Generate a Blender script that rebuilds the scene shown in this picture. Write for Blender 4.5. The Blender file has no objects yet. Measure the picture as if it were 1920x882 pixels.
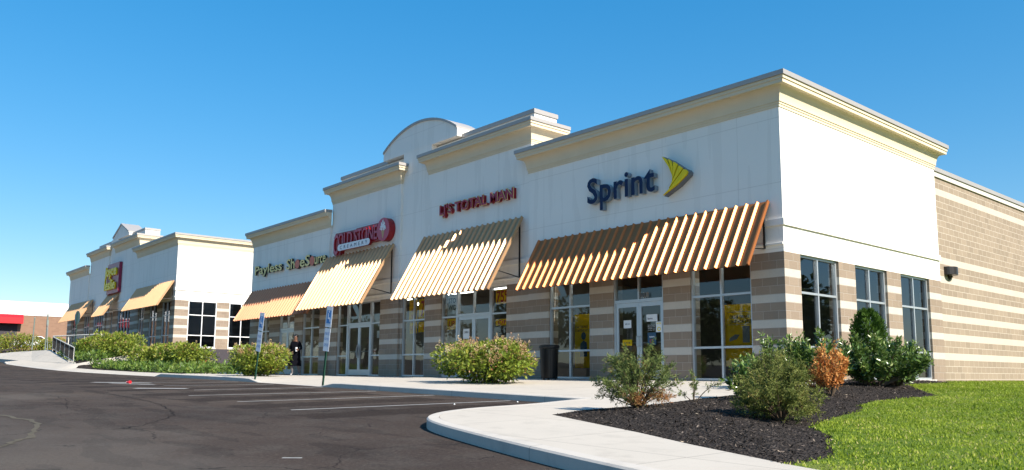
import bpy, bmesh, math, random
import numpy as np
from mathutils import Vector, Matrix
from mathutils.geometry import delaunay_2d_cdt
random.seed(7); rng = np.random.default_rng(7)
C = bpy.context.scene.collection
SC = bpy.context.scene
# ------------------------------------------------------------------ camera, sky, sun, exposure
def rot_rows(yaw, pit, rol):
    f = np.array([-math.sin(yaw)*math.cos(pit), math.cos(yaw)*math.cos(pit), math.sin(pit)])
    r = np.array([math.cos(yaw), math.sin(yaw), 0]); u = np.cross(r, f)
    c, s = math.cos(rol), math.sin(rol)
    return c*r+s*u, -s*r+c*u, f
CAM = Vector((10.1676, -17.4216, 0.1536))
r_, u_, f_ = rot_rows(*[math.radians(a) for a in (49.09712, 7.24746, 0.388142)])
cd = bpy.data.cameras.new('camera'); cam = bpy.data.objects.new('camera', cd); C.objects.link(cam)
cd.sensor_width = 36; cd.lens = 1511.785/1920*36; cd.shift_y = (507.606-441)/1920
cd.clip_start = .1; cd.clip_end = 3000
M = Matrix.Identity(4)
for i in range(3):
    M[i][0] = r_[i]; M[i][1] = u_[i]; M[i][2] = -f_[i]; M[i][3] = CAM[i]
cam.matrix_world = M
SC.camera = cam
SUN_EL, SUN_AZ = math.radians(37), math.radians(2.2)     # azimuth measured from +x towards +y
sdir = Vector((math.cos(SUN_EL)*math.cos(SUN_AZ), math.cos(SUN_EL)*math.sin(SUN_AZ), math.sin(SUN_EL)))
ld = bpy.data.lights.new('sun', 'SUN'); ld.energy = 4.8; ld.angle = math.radians(.5); ld.color = (1, .93, .82)
sun = bpy.data.objects.new('sun', ld); C.objects.link(sun)
sun.rotation_euler = (-sdir).to_track_quat('-Z', 'Y').to_euler(); sun.location = (40, 0, 40)
w = bpy.data.worlds.new('World'); SC.world = w; w.use_nodes = True
nt = w.node_tree; bg = nt.nodes['Background']; sky = nt.nodes.new('ShaderNodeTexSky')
sky.sky_type = 'NISHITA'; sky.sun_disc = False; sky.sun_elevation = SUN_EL
sky.sun_rotation = math.pi/2 - SUN_AZ; sky.air_density = 1.1; sky.dust_density = .3; sky.ozone_density = 5.0; sky.altitude = 0
hs = nt.nodes.new('ShaderNodeHueSaturation'); hs.inputs['Hue'].default_value = .5; hs.inputs['Saturation'].default_value = 1.85; hs.inputs['Value'].default_value = 1.36
gm = nt.nodes.new('ShaderNodeGamma'); gm.inputs[1].default_value = .55       # the photo's sky is flat and deep: soften the horizon-zenith contrast
nt.links.new(sky.outputs[0], gm.inputs[0]); nt.links.new(gm.outputs[0], hs.inputs['Color']); nt.links.new(hs.outputs[0], bg.inputs[0]); bg.inputs[1].default_value = .145
vs = SC.view_settings; vs.view_transform = 'Standard'; vs.look = 'None'; vs.gamma = 1; vs.exposure = .84; vs.use_curve_mapping = False

# ------------------------------------------------------------------ terrain
KX = [-400,-105,-92,-86,-62,-52,-43,-30,-20,-15,-5,0,10,40,400]
KZ = [9.0,2.9,2.5,1.75,.62,.33,.1,-.05,-.13,-.2,-.36,-.44,-.62,-1.1,-5]
def fz(x): return sum(np.interp(np.asarray(x)+d, KX, KZ) for d in (-6,-3,0,3,6))/5
def road(x, y): return fz(x)+.02*np.clip(np.asarray(y)+6.5, -60, 60)
def basez(x): return np.interp(x, [-120,-90,-74,-72,-43.6,-43.4,-31,0.3,30], [3.3,2.6,1.7,1.6,1.6,.42,-.015,-.015,-.55])
def walk(x, y):
    x = np.asarray(x, float); y = np.asarray(y, float)
    a = fz(x)+.13; t = np.clip((y+6.5)/6.5, 0, 1)
    z = np.where(y < -6.5, road(x, y)+.13, a*(1-t)+basez(x)*t)
    ramp = np.clip(1-(np.abs(x+12.9)-2.0)/.9, 0, 1)*np.clip((-4.6-y)/1.6, 0, 1)    # kerb ramp
    ramp2 = np.clip((-24.6-x)/.8, 0, 1)*np.clip((x+60)/.8, 0, 1)*np.clip((-5.6-y)/.8, 0, 1)
    return z-.125*np.maximum(ramp, ramp2)
# ------------------------------------------------------------------ helpers
class MB:
    def __init__(s): s.v = []; s.f = []; s.m = []
    def poly(s, pts, m=0):
        b = len(s.v); s.v += [tuple(p) for p in pts]; s.f.append(tuple(range(b, b+len(pts)))); s.m.append(m)
    def box(s, x0, x1, y0, y1, z0, z1, m=0):
        b = len(s.v)
        s.v += [(x0,y0,z0),(x1,y0,z0),(x1,y1,z0),(x0,y1,z0),(x0,y0,z1),(x1,y0,z1),(x1,y1,z1),(x0,y1,z1)]
        for q in ((0,3,2,1),(4,5,6,7),(0,1,5,4),(1,2,6,5),(2,3,7,6),(3,0,4,7)):
            s.f.append(tuple(b+i for i in q)); s.m.append(m)
    def prism(s, pts, off, m=0, mside=None):
        n = len(pts); b = len(s.v); o = Vector(off)
        s.v += [tuple(p) for p in pts]+[tuple(Vector(p)+o) for p in pts]
        s.f.append(tuple(range(b, b+n))); s.m.append(m); s.f.append(tuple(range(b+2*n-1, b+n-1, -1))); s.m.append(m)
        for i in range(n):
            j = (i+1) % n; s.f.append((b+j, b+i, b+n+i, b+n+j)); s.m.append(m if mside is None else mside)
    def tube(s, pts, rad, n=8, m=0, cap=True):
        rings = []; pts = [Vector(p) for p in pts]; up = Vector((.31, .17, .93)).normalized()
        for i, p in enumerate(pts):
            d = (pts[min(i+1, len(pts)-1)]-pts[max(i-1, 0)]).normalized()
            if abs(d.dot(up)) > .97: up = Vector((.97, .11, .2)).normalized()
            a = d.cross(up).normalized(); c = d.cross(a)
            r = rad[i] if hasattr(rad, '__len__') else rad
            b = len(s.v); rings.append(b)
            for k in range(n):
                t = 2*math.pi*k/n; s.v.append(tuple(p+a*math.cos(t)*r+c*math.sin(t)*r))
        for i in range(len(rings)-1):
            for k in range(n):
                s.f.append((rings[i]+k, rings[i]+(k+1) % n, rings[i+1]+(k+1) % n, rings[i+1]+k)); s.m.append(m)
        if cap:
            s.f.append(tuple(rings[0]+k for k in range(n))); s.m.append(m)
            s.f.append(tuple(rings[-1]+k for k in range(n-1, -1, -1))); s.m.append(m)
    def sweep(s, path, prof, m=0, cap=True):
        """path: 2D points, profile (d outward to the right of travel, z); mitred"""
        P = [Vector(p) for p in path]; n = len(P); rings = []
        for i in range(n):
            ns = []
            if i > 0: d = (P[i]-P[i-1]).normalized(); ns.append(Vector((d.y, -d.x)))
            if i < n-1: d = (P[i+1]-P[i]).normalized(); ns.append(Vector((d.y, -d.x)))
            nn = ns[0] if len(ns) == 1 else (ns[0]+ns[1])/(1+ns[0].dot(ns[1]))
            rings.append(len(s.v))
            for d, z in prof: s.v.append((P[i].x+nn.x*d, P[i].y+nn.y*d, z))
        k = len(prof)
        for i in range(n-1):
            for j in range(k-1):
                s.f.append((rings[i]+j, rings[i+1]+j, rings[i+1]+j+1, rings[i]+j+1)); s.m.append(m)
        if cap:
            s.f.append(tuple(rings[0]+j for j in range(k))); s.m.append(m)
            s.f.append(tuple(rings[-1]+j for j in range(k-1, -1, -1))); s.m.append(m)
    def build(s, name, mats, parent=None, smooth=False, bevel=0, recalc=True):
        me = bpy.data.meshes.new(name); me.from_pydata(s.v, [], s.f)
        if not isinstance(mats, (list, tuple)): mats = [mats]
        for q in mats: me.materials.append(q)
        me.polygons.foreach_set('material_index', s.m)
        if recalc:
            bm = bmesh.new(); bm.from_mesh(me); bmesh.ops.recalc_face_normals(bm, faces=bm.faces); bm.to_mesh(me); bm.free()
        if smooth: me.polygons.foreach_set('use_smooth', [True]*len(me.polygons))
        me.update()
        o = bpy.data.objects.new(name, me); C.objects.link(o)
        if parent: o.parent = parent
        if bevel:
            b = o.modifiers.new('bevel', 'BEVEL'); b.width = bevel; b.segments = 2; b.limit_method = 'ANGLE'
        return o
def tag(o, label=None, cat=None, group=None, kind=None):
    if label: o['label'] = label
    if cat: o['category'] = cat
    if group: o['group'] = group
    if kind: o['kind'] = kind
    return o
def thing(name, label, cat, loc=(0,0,0), rz=0, group=None):
    o = bpy.data.objects.new(name, None); C.objects.link(o); o.location = loc; o.rotation_euler = (0,0,rz)
    o.empty_display_size = .2
    return tag(o, label, cat, group)
def copy_tree(o, parent=None):
    c = o.copy(); C.objects.link(c)
    if parent: c.parent = parent
    for ch in [k for k in C.objects if k.parent == o]: copy_tree(ch, c)
    return c
def np_mesh(name, V, F4, mat, parent=None, tone=None, smooth=False):
    """V (n,3), F4 (m,k) faces all with k corners; tone per face"""
    me = bpy.data.meshes.new(name); k = F4.shape[1]
    me.vertices.add(len(V)); me.vertices.foreach_set('co', np.asarray(V, np.float32).ravel())
    me.loops.add(F4.size); me.loops.foreach_set('vertex_index', F4.astype(np.int32).ravel())
    me.polygons.add(len(F4)); me.polygons.foreach_set('loop_start', np.arange(0, F4.size, k, dtype=np.int32))
    if smooth: me.polygons.foreach_set('use_smooth', [True]*len(F4))
    me.update(calc_edges=True); me.materials.append(mat)
    if tone is not None:
        a = me.attributes.new('tone', 'FLOAT', 'FACE'); a.data.foreach_set('value', np.asarray(tone, np.float32))
    o = bpy.data.objects.new(name, me); C.objects.link(o)
    if parent: o.parent = parent
    return o
# ------------------------------------------------------------------ materials
class NT:
    def __init__(s, name):
        s.mat = bpy.data.materials.new(name); s.mat.use_nodes = True; s.t = s.mat.node_tree
        s.b = s.t.nodes['Principled BSDF']; s.out = s.t.nodes['Material Output']
    def n(s, typ, **k):
        x = s.t.nodes.new(typ)
        for a, v in k.items(): setattr(x, a, v)
        return x
    def l(s, a, b): s.t.links.new(a, b)
    def val(s, sock, v):
        if hasattr(v, 'links') or isinstance(v, bpy.types.NodeSocket): s.l(v, sock)
        else: sock.default_value = v
    def math(s, op, a, b=0.0, c=None):
        x = s.n('ShaderNodeMath', operation=op); s.val(x.inputs[0], a); s.val(x.inputs[1], b)
        if c is not None: s.val(x.inputs[2], c)
        return x.outputs[0]
    def mix(s, fac, a, b, blend='MIX'):
        x = s.n('ShaderNodeMix', data_type='RGBA', blend_type=blend); s.val(x.inputs[0], fac)
        for i, v in ((6, a), (7, b)):
            if isinstance(v, tuple): x.inputs[i].default_value = (*v[:3], 1)
            else: s.l(v, x.inputs[i])
        return x.outputs[2]
    def noise(s, scale, detail=4, rough=.55, vec=None, dim='3D'):
        x = s.n('ShaderNodeTexNoise'); x.inputs['Scale'].default_value = scale; x.inputs['Detail'].default_value = detail
        x.inputs['Roughness'].default_value = rough
        s.l(vec if vec is not None else s.obj(), x.inputs['Vector']); return x.outputs['Fac']
    def obj(s):
        if not hasattr(s, '_o'): s._o = s.n('ShaderNodeTexCoord').outputs['Object']
        return s._o
    def xyz(s, v=None):
        x = s.n('ShaderNodeSeparateXYZ'); s.l(v or s.obj(), x.inputs[0]); return x.outputs
    def comb(s, x, y, z=0.0):
        c = s.n('ShaderNodeCombineXYZ')
        for i, v in enumerate((x, y, z)): s.val(c.inputs[i], v)
        return c.outputs[0]
    def ramp(s, fac, stops):
        r = s.n('ShaderNodeValToRGB'); s.l(fac, r.inputs[0]); e = r.color_ramp.elements
        while len(e) < len(stops): e.new(.5)
        for i, (p, c) in enumerate(stops): e[i].position = p; e[i].color = (*c[:3], 1)
        return r.outputs[0]
    def bump(s, h, strength=.3, dist=.01):
        b = s.n('ShaderNodeBump'); b.inputs['Strength'].default_value = strength; b.inputs['Distance'].default_value = dist
        s.l(h, b.inputs['Height']); s.l(b.outputs[0], s.b.inputs['Normal'])
    def color(s, v):
        if isinstance(v, tuple): s.b.inputs['Base Color'].default_value = (*v[:3], 1)
        else: s.l(v, s.b.inputs['Base Color'])
    def set(s, rough=.5, metal=0, spec=.5):
        s.val(s.b.inputs['Roughness'], rough); s.b.inputs['Metallic'].default_value = metal
        s.b.inputs['Specular IOR Level'].default_value = spec; return s
def plain(name, col, rough=.5, metal=0, var=.08, scale=6, bump=0, spec=.5):
    m = NT(name); d = tuple(c*(1-var*2) for c in col); e = tuple(min(1, c*(1+var)) for c in col)
    m.color(m.mix(m.noise(scale, 5), d, e)); m.set(rough, metal, spec)
    if bump: m.bump(m.noise(scale*12, 4), bump, .005)
    return m.mat
def mk_block(name, brown, tan, mortar, extra_row=None, maxrow=18.5, rough_split=True):
    m = NT(name); X = m.xyz()
    g = m.n('ShaderNodeNewGeometry'); N = m.xyz(g.outputs['Normal'])
    side = m.math('GREATER_THAN', m.math('ABSOLUTE', N[0]), .6)
    u = m.math('ADD', m.math('MULTIPLY', X[0], m.math('SUBTRACT', 1, side)), m.math('MULTIPLY', X[1], side))
    H = .20333
    zz = m.math('SUBTRACT', X[2], .05); row = m.math('FLOOR', m.math('DIVIDE', zz, H))
    fr = m.math('SUBTRACT', m.math('DIVIDE', zz, H), row)
    light = m.math('LESS_THAN', m.math('ABSOLUTE', m.math('SUBTRACT', m.math('FLOORED_MODULO', row, 3), 0)), .5)
    light = m.math('MULTIPLY', light, m.math('MULTIPLY', m.math('GREATER_THAN', row, .5), m.math('LESS_THAN', row, maxrow)))
    if extra_row: light = m.math('MAXIMUM', light, m.math('LESS_THAN', m.math('ABSOLUTE', m.math('SUBTRACT', row, extra_row)), .4))
    off = m.math('MULTIPLY', m.math('FLOORED_MODULO', row, 2), .5)
    uu = m.math('ADD', m.math('DIVIDE', u, .4066), off); col = m.math('FLOOR', uu); fu = m.math('SUBTRACT', uu, col)
    wn = m.n('ShaderNodeTexWhiteNoise', noise_dimensions='2D'); m.l(m.comb(col, row), wn.inputs['Vector'])
    rnd = wn.outputs['Value']
    mz = m.math('LESS_THAN', m.math('MINIMUM', fr, m.math('SUBTRACT', 1, fr)), .03)
    mu = m.math('LESS_THAN', m.math('MINIMUM', fu, m.math('SUBTRACT', 1, fu)), .013)
    mort = m.math('MAXIMUM', mz, m.math('MULTIPLY', mu, m.math('SUBTRACT', 1, m.math('MULTIPLY', light, .8))))
    n1 = m.noise(40, 5, .7); n2 = m.noise(1.3, 3)
    b1 = m.mix(rnd, tuple(c*.89 for c in brown), tuple(c*1.08 for c in brown))
    b1 = m.mix(n1, m.mix(.25, b1, (.1,.075,.055)), b1)
    t1 = m.mix(m.noise(9, 4), tuple(c*.86 for c in tan), tan)
    c = m.mix(light, b1, t1); c = m.mix(mort, c, mortar)
    c = m.mix(m.math('MULTIPLY', n2, .25), c, tuple(x*.6 for x in brown))
    m.color(c); m.set(.9, 0, .2)
    h = m.math('SUBTRACT', m.math('MULTIPLY', m.noise(26, 5, .65), 1.0), m.math('MULTIPLY', mort, .8))
    m.bump(h, .7 if rough_split else .3, .02)
    return m.mat
def mk_stucco(name, col):
    m = NT(name); X = m.xyz(); n = m.noise(.7, 4); n2 = m.noise(3.5, 5, .6)
    # thin reveal joints pressed in the stucco
    def joint(c, period, off, wd):
        d = m.math('ABSOLUTE', m.math('SUBTRACT', m.math('FLOORED_MODULO', m.math('ADD', c, off), period), period/2))
        return m.math('LESS_THAN', d, wd)
    jz = joint(X[2], 1.62, 1.62/2-6.42, .009); jx = joint(X[0], 2.4, 0.0, .007)
    j = m.math('MAXIMUM', jz, m.math('MULTIPLY', jx, m.math('GREATER_THAN', X[2], 3.95)))
    c = m.mix(n, tuple(x*.95 for x in col), col)
    st = m.n('ShaderNodeTexNoise'); st.inputs['Scale'].default_value = 1.0; st.inputs['Detail'].default_value = 5
    m.l(m.comb(m.math('MULTIPLY', X[0], 3.0), m.math('MULTIPLY', X[1], 3.0), m.math('MULTIPLY', X[2], .25)), st.inputs['Vector'])
    c = m.mix(m.math('MULTIPLY', m.math('GREATER_THAN', st.outputs['Fac'], .56), .10), c, (.45,.42,.36))
    c = m.mix(m.math('MULTIPLY', j, .35), c, (.5,.45,.38))
    m.color(c); m.set(.9, 0, .15)
    m.bump(m.math('SUBTRACT', m.noise(160, 3), m.math('MULTIPLY', j, 2.0)), .18, .004); return m.mat
def mk_leaf(name, stops, trans=.35, rough=.45, spec=.4):
    m = NT(name); a = m.n('ShaderNodeAttribute', attribute_name='tone')
    c = m.ramp(a.outputs['Fac'], stops); m.color(c); m.set(rough, 0, spec)
    tr = m.n('ShaderNodeBsdfTranslucent'); m.l(c, tr.inputs[0])
    mx = m.n('ShaderNodeMixShader'); mx.inputs[0].default_value = trans
    m.l(m.b.outputs[0], mx.inputs[1]); m.l(tr.outputs[0], mx.inputs[2]); m.l(mx.outputs[0], m.out.inputs[0]); return m.mat
def mk_paper(name, col):
    m = NT(name); c = m.mix(m.noise(3, 3), tuple(q*.93 for q in col), col); m.color(c); m.set(.5, 0, .3)
    tr = m.n('ShaderNodeBsdfTranslucent'); m.l(c, tr.inputs[0]); mx = m.n('ShaderNodeMixShader'); mx.inputs[0].default_value = .5
    m.l(m.b.outputs[0], mx.inputs[1]); m.l(tr.outputs[0], mx.inputs[2]); m.l(mx.outputs[0], m.out.inputs[0]); return m.mat
def mk_glass(name, tint=(.76,.80,.80), ior=1.75, wob=.006):
    m = NT(name); gl = m.n('ShaderNodeBsdfGlossy'); gl.inputs['Roughness'].default_value = .01
    gl.inputs[0].default_value = (.86,.92,1,1)
    t = m.n('ShaderNodeBsdfTransparent'); t.inputs[0].default_value = (*tint, 1)
    fr = m.n('ShaderNodeFresnel'); fr.inputs[0].default_value = ior
    bp = m.n('ShaderNodeBump'); bp.inputs['Strength'].default_value = .25; bp.inputs['Distance'].default_value = wob
    m.l(m.noise(.9, 1), bp.inputs['Height']); m.l(bp.outputs[0], gl.inputs['Normal'])
    mx = m.n('ShaderNodeMixShader'); m.l(fr.outputs[0], mx.inputs[0]); m.l(t.outputs[0], mx.inputs[1]); m.l(gl.outputs[0], mx.inputs[2])
    m.l(mx.outputs[0], m.out.inputs[0]); m.t.nodes.remove(m.b); return m.mat
def mk_asphalt():
    m = NT('asphalt'); X = m.xyz()
    n1 = m.noise(.12, 5, .6); n2 = m.noise(220, 3, .7); n3 = m.noise(1.4, 6, .65)
    st = m.n('ShaderNodeTexNoise'); st.inputs['Scale'].default_value = 1.0; st.inputs['Detail'].default_value = 6
    m.l(m.comb(m.math('MULTIPLY', X[0], .55), m.math('MULTIPLY', X[1], 2.2)), st.inputs['Vector'])
    c = m.ramp(n1, [(.32, (.040,.030,.026)), (.5, (.066,.049,.040)), (.68, (.10,.076,.058))])
    c = m.mix(m.math('MULTIPLY', m.math('GREATER_THAN', st.outputs['Fac'], .55), .55), c, (.028,.021,.018))
    c = m.mix(m.ramp(n3, [(.45, (0,0,0)), (.75, (.5,.5,.5))]), c, (.09,.08,.07))
    # dark oil-stained middles of the parking stalls
    st2 = m.math('ABSOLUTE', m.math('SUBTRACT', m.math('FLOORED_MODULO', m.math('ADD', X[0], 2.6), 2.65), 1.32))
    iny = m.math('MULTIPLY', m.math('LESS_THAN', m.math('ABSOLUTE', m.math('ADD', X[1], m.math('ADD', 8.9, m.math('MULTIPLY', n3, 1.2)))), 2.2), m.math('LESS_THAN', X[0], .6))
    blot = m.math('MULTIPLY', iny, m.math('LESS_THAN', m.math('ADD', st2, m.math('MULTIPLY', n3, .9)), 1.0))
    c = m.mix(m.math('MULTIPLY', blot, .75), c, (.022,.015,.012))
    mid = m.noise(26, 5, .75); c = m.mix(m.ramp(mid, [(.35,(.55,.55,.55)),(.5,(0,0,0))]), c, (.022,.018,.016)); c = m.mix(m.ramp(mid, [(.55,(0,0,0)),(.72,(.6,.6,.6))]), c, (.15,.125,.105))
    old_and_bounce = m.ramp(m.math('ADD', m.math('MULTIPLY', X[1], -.05), m.math('MULTIPLY', n1, .5)), [(.0,(0,0,0)),(.93,(0,0,0)),(1,(1,1,1))])  # older asphalt nearby, its unseen reach lightened to bounce light onto the walls
    c = m.mix(m.math('MULTIPLY', old_and_bounce, .35), c, (.13,.115,.10))
    sp = m.math('GREATER_THAN', n2, .62); c = m.mix(m.math('MULTIPLY', sp, .5), c, (.17,.155,.14))
    sp2 = m.math('LESS_THAN', n2, .4); c = m.mix(m.math('MULTIPLY', sp2, .5), c, (.015,.014,.014))
    vo = m.n('ShaderNodeTexVoronoi', feature='DISTANCE_TO_EDGE'); vo.inputs['Scale'].default_value = .45
    wv = m.n('ShaderNodeMix', data_type='RGBA', blend_type='LINEAR_LIGHT'); wv.inputs[0].default_value = .5
    nn = m.n('ShaderNodeTexNoise'); nn.inputs['Scale'].default_value = 1.2; nn.inputs['Detail'].default_value = 6; m.l(m.obj(), nn.inputs['Vector'])
    m.l(m.obj(), wv.inputs[6]); m.l(nn.outputs['Color'], wv.inputs[7]); m.l(wv.outputs[2], vo.inputs['Vector'])
    ck = m.math('MULTIPLY', m.math('LESS_THAN', vo.outputs['Distance'], .005), m.math('GREATER_THAN', m.noise(.35, 3), .52))
    c = m.mix(m.math('MULTIPLY', ck, .7), c, (.012,.011,.011))
    m.color(c); m.set(.9, 0, .08); m.bump(m.math('SUBTRACT', n2, ck), .6, .008); return m.mat
def mk_concrete(name, col=(.47,.43,.37), px=1.5, py=1.5, ox=0, oy=0):
    m = NT(name); X = m.xyz()
    def joint(c, p, o): return m.math('LESS_THAN', m.math('ABSOLUTE', m.math('SUBTRACT', m.math('FLOORED_MODULO', m.math('ADD', c, o), p), p/2)), .008)
    c = m.mix(m.noise(.5, 6, .65), tuple(x*.84 for x in col), tuple(x*1.08 for x in col))
    c = m.mix(m.math('MULTIPLY', m.math('GREATER_THAN', m.noise(90, 3, .7), .6), .25), c, tuple(x*.6 for x in col))
    c = m.mix(m.ramp(m.noise(2.3, 6, .7), [(.52, (0,0,0)), (.78, (.5,.5,.5))]), c, tuple(x*.55 for x in col))
    if px:
        j = m.math('MAXIMUM', joint(X[0], px, ox), joint(X[1], py, oy))
        c = m.mix(m.math('MULTIPLY', j, .55), c, tuple(x*.35 for x in col)); m.bump(m.math('SUBTRACT', m.noise(140, 3), j), .25, .006)
    else: m.bump(m.noise(120, 4), .3, .006)
    m.color(c); m.set(.9, 0, .2); return m.mat
def mk_lawn():
    m = NT('lawn_turf'); n = m.noise(1.1, 5, .6); n2 = m.noise(30, 4, .7)
    c = m.ramp(n, [(.3, (.10,.16,.018)), (.5, (.15,.22,.028)), (.72, (.23,.25,.06))])
    c = m.mix(n2, m.mix(.5, c, (.02,.035,.006)), c); m.color(c); m.set(.9, 0, .1); m.bump(n2, .8, .04); return m.mat
def mk_mulch():
    m = NT('dark_mulch'); v = m.n('ShaderNodeTexVoronoi'); v.inputs['Scale'].default_value = 38; m.l(m.obj(), v.inputs['Vector'])
    c = m.mix(v.outputs['Color'], (.012,.010,.009), (.07,.059,.053)); m.color(c); m.set(.95, 0, .03); m.bump(v.outputs['Distance'], .9, .03); return m.mat
def mk_awning(name, col, rough=.4):
    m = NT(name); n = m.noise(2.5, 4); m.color(m.mix(n, tuple(c*.85 for c in col), col)); m.set(rough, .5, .2); return m.mat
def mk_emit(name, col, s):
    m = NT(name); m.color(col); m.b.inputs['Emission Color'].default_value = (*col, 1); m.b.inputs['Emission Strength'].default_value = s; return m.mat

M_ = {}
M_['stucco'] = mk_stucco('cream_stucco', (.86,.82,.75))
M_['cornice'] = plain('tan_cornice', (.70,.595,.425), .85, var=.05, scale=1.5, bump=.1, spec=.2)
M_['coping'] = plain('coping_metal', (.37,.345,.325), .5, .1, var=.04, scale=1)
M_['block'] = mk_block('split_face_block', (.33,.255,.19), (.62,.57,.49), (.45,.39,.33))
M_['cmu'] = mk_block('smooth_block', (.34,.27,.20), (.60,.53,.44), (.60,.53,.44), extra_row=29, rough_split=False)
M_['sill'] = plain('pale_sill_stone', (.62,.585,.52), .85, bump=.15)
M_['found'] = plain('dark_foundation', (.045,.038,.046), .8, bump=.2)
M_['conc_found'] = mk_concrete('foundation_concrete', (.42,.35,.30), 0)
M_['frame'] = plain('aluminium_frame', (.55,.58,.60), .38, .55, var=.03)
M_['wframe'] = plain('white_window_frame', (.78,.78,.77), .4, .1, var=.02)
M_['glass'] = mk_glass('storefront_glass')
M_['dglass'] = mk_glass('dark_tinted_glass', (.30,.30,.33), 1.8)
M_['awn'] = mk_awning('copper_awning_metal', (.54,.185,.06))
M_['awn2'] = mk_awning('bronze_awning_metal', (.60,.36,.19))
M_['awn3'] = mk_awning('brown_awning_metal', (.50,.23,.125))
M_['black'] = plain('black_metal', (.012,.012,.013), .4, .3)
M_['iwall'] = plain('interior_paint', (.17,.165,.15), .9)
M_['ifloor'] = plain('interior_floor', (.15,.14,.125), .5)
M_['asphalt'] = mk_asphalt()
M_['conc'] = mk_concrete('sidewalk_concrete', (.53,.475,.405), 1.8, 1.8, .3, .2)
M_['kerb'] = mk_concrete('kerb_concrete', (.55,.50,.44), 3.05, 500, 0, 0)
M_['paint'] = plain('road_paint', (.46,.45,.43), .8, var=.3, scale=5)
M_['lawn'] = mk_lawn(); M_['mulch'] = mk_mulch()
M_['bark'] = plain('shrub_bark', (.10,.07,.045), .9, bump=.3)
M_['green_post'] = plain('green_post_paint', (.015,.07,.045), .45, .3)
M_['galv'] = plain('galvanised_metal', (.42,.44,.44), .45, .6)
M_['signwhite'] = plain('sign_white', (.72,.74,.78), .5, var=.02); M_['signblue'] = plain('sign_blue', (.06,.22,.52), .5)
M_['navy'] = plain('navy_letter', (.008,.022,.07), .5, spec=.2); M_['lgrey'] = plain('letter_return_grey', (.22,.28,.34), .5)
M_['yellow'] = plain('sign_yellow', (.85,.64,.01), .4, spec=.25); M_['dkgrey'] = plain('emblem_grey', (.16,.17,.19), .5)
M_['red'] = plain('letter_red', (.36,.012,.04), .35); M_['dred'] = plain('dark_red', (.30,.006,.012), .4); M_['crim'] = plain('crimson_face', (.46,.03,.075), .35)
M_['cream'] = plain('cream_letter', (.88,.70,.30), .5, spec=.2); M_['orange'] = plain('orange_letter', (.62,.10,.03), .4); M_['magenta'] = plain('magenta_panel', (.27,.012,.055), .4)
M_['postery'] = mk_paper('poster_yellow', (.88,.64,.01)); M_['posterr'] = plain('poster_red', (.45,.02,.01), .5)
M_['ink'] = plain('black_ink', (.02,.02,.02), .5); M_['tar'] = plain('crack_tar', (.020,.016,.014), .9, spec=.1); M_['paper'] = plain('white_paper', (.72,.74,.74), .6, var=.03); M_['tan'] = plain('cone_tan', (.5,.32,.15), .6)
M_['skin'] = plain('skin', (.16,.075,.045), .5); M_['cloth'] = plain('black_cloth', (.006,.006,.009), .95, spec=.05); M_['hair'] = plain('black_hair', (.006,.005,.005), .6)
M_['trouser'] = plain('grey_trousers', (.13,.12,.12), .9); M_['white'] = plain('white_plastic', (.75,.75,.76), .4, var=.02)
M_['carwhite'] = plain('white_car_paint', (.7,.7,.7), .2, var=.02); M_['rubber'] = plain('tyre_rubber', (.015,.015,.015), .8)
M_['bluecard'] = plain('blue_card', (.02,.07,.13), .5); M_['redcan'] = plain('red_canopy', (.55,.01,.018), .45, var=.12, scale=.6)
M_['brick'] = mk_block('brown_brick', (.30,.18,.12), (.30,.18,.12), (.30,.2,.15), maxrow=.2, rough_split=False)
M_['octback'] = plain('sign_back_metal', (.22,.27,.24), .5, .4)
M_['lamp'] = plain('bronze_fixture', (.05,.045,.042), .35, .5)
M_['tube'] = mk_emit('tube_and_fill_glow', (1,.98,.9), 7)  # glow of the real fittings and of the added fill ones
HYD = [(0,(.08,.13,.016)),(.35,(.18,.25,.028)),(.7,(.29,.33,.045)),(.92,(.40,.38,.07)),(1,(.36,.17,.07))]
M_['hyd'] = mk_leaf('hydrangea_leaf', HYD)
M_['flower'] = mk_leaf('faded_flower', [(0,(.36,.16,.09)),(.5,(.55,.36,.19)),(1,(.66,.58,.36))], .3)
M_['laurel'] = mk_leaf('laurel_leaf', [(0,(.03,.065,.014)),(.5,(.085,.15,.03)),(.85,(.17,.25,.055)),(1,(.30,.35,.11))], .2, .25, .6)
M_['juniper'] = mk_leaf('juniper_leaf', [(0,(.055,.085,.028)),(.45,(.13,.175,.05)),(.8,(.22,.25,.075)),(1,(.34,.15,.06))], .25, .6, .2)
M_['olive'] = mk_leaf('olive_shrub_leaf', [(0,(.06,.085,.02)),(.5,(.15,.175,.042)),(.85,(.25,.26,.07)),(1,(.32,.21,.08))], .3, .6, .2)
M_['arbor'] = mk_leaf('arborvitae_leaf', [(0,(.02,.055,.01)),(.6,(.055,.12,.016)),(1,(.11,.18,.03))], .2, .6, .2)
M_['dead'] = mk_leaf('dead_orange_leaf', [(0,(.24,.07,.02)),(.5,(.52,.19,.05)),(1,(.75,.42,.14))], .4, .6, .2)
M_['cover'] = mk_leaf('ground_cover_leaf', [(0,(.05,.10,.018)),(.6,(.12,.20,.03)),(1,(.22,.27,.06))], .3)
M_['tree'] = mk_leaf('tree_leaf', [(0,(.04,.06,.015)),(.6,(.09,.12,.03)),(1,(.18,.16,.05))], .4)
M_['grass'] = mk_leaf('grass_blade', [(0,(.10,.15,.012)),(.5,(.23,.31,.025)),(.85,(.34,.41,.045)),(1,(.52,.46,.18))], .35, .6, .2)
M_['chip'] = mk_leaf('mulch_chip', [(0,(.013,.011,.010)),(.45,(.055,.046,.040)),(.8,(.13,.105,.088)),(.95,(.25,.20,.16)),(1,(.45,.37,.28))], 0, .9, .04)

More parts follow.
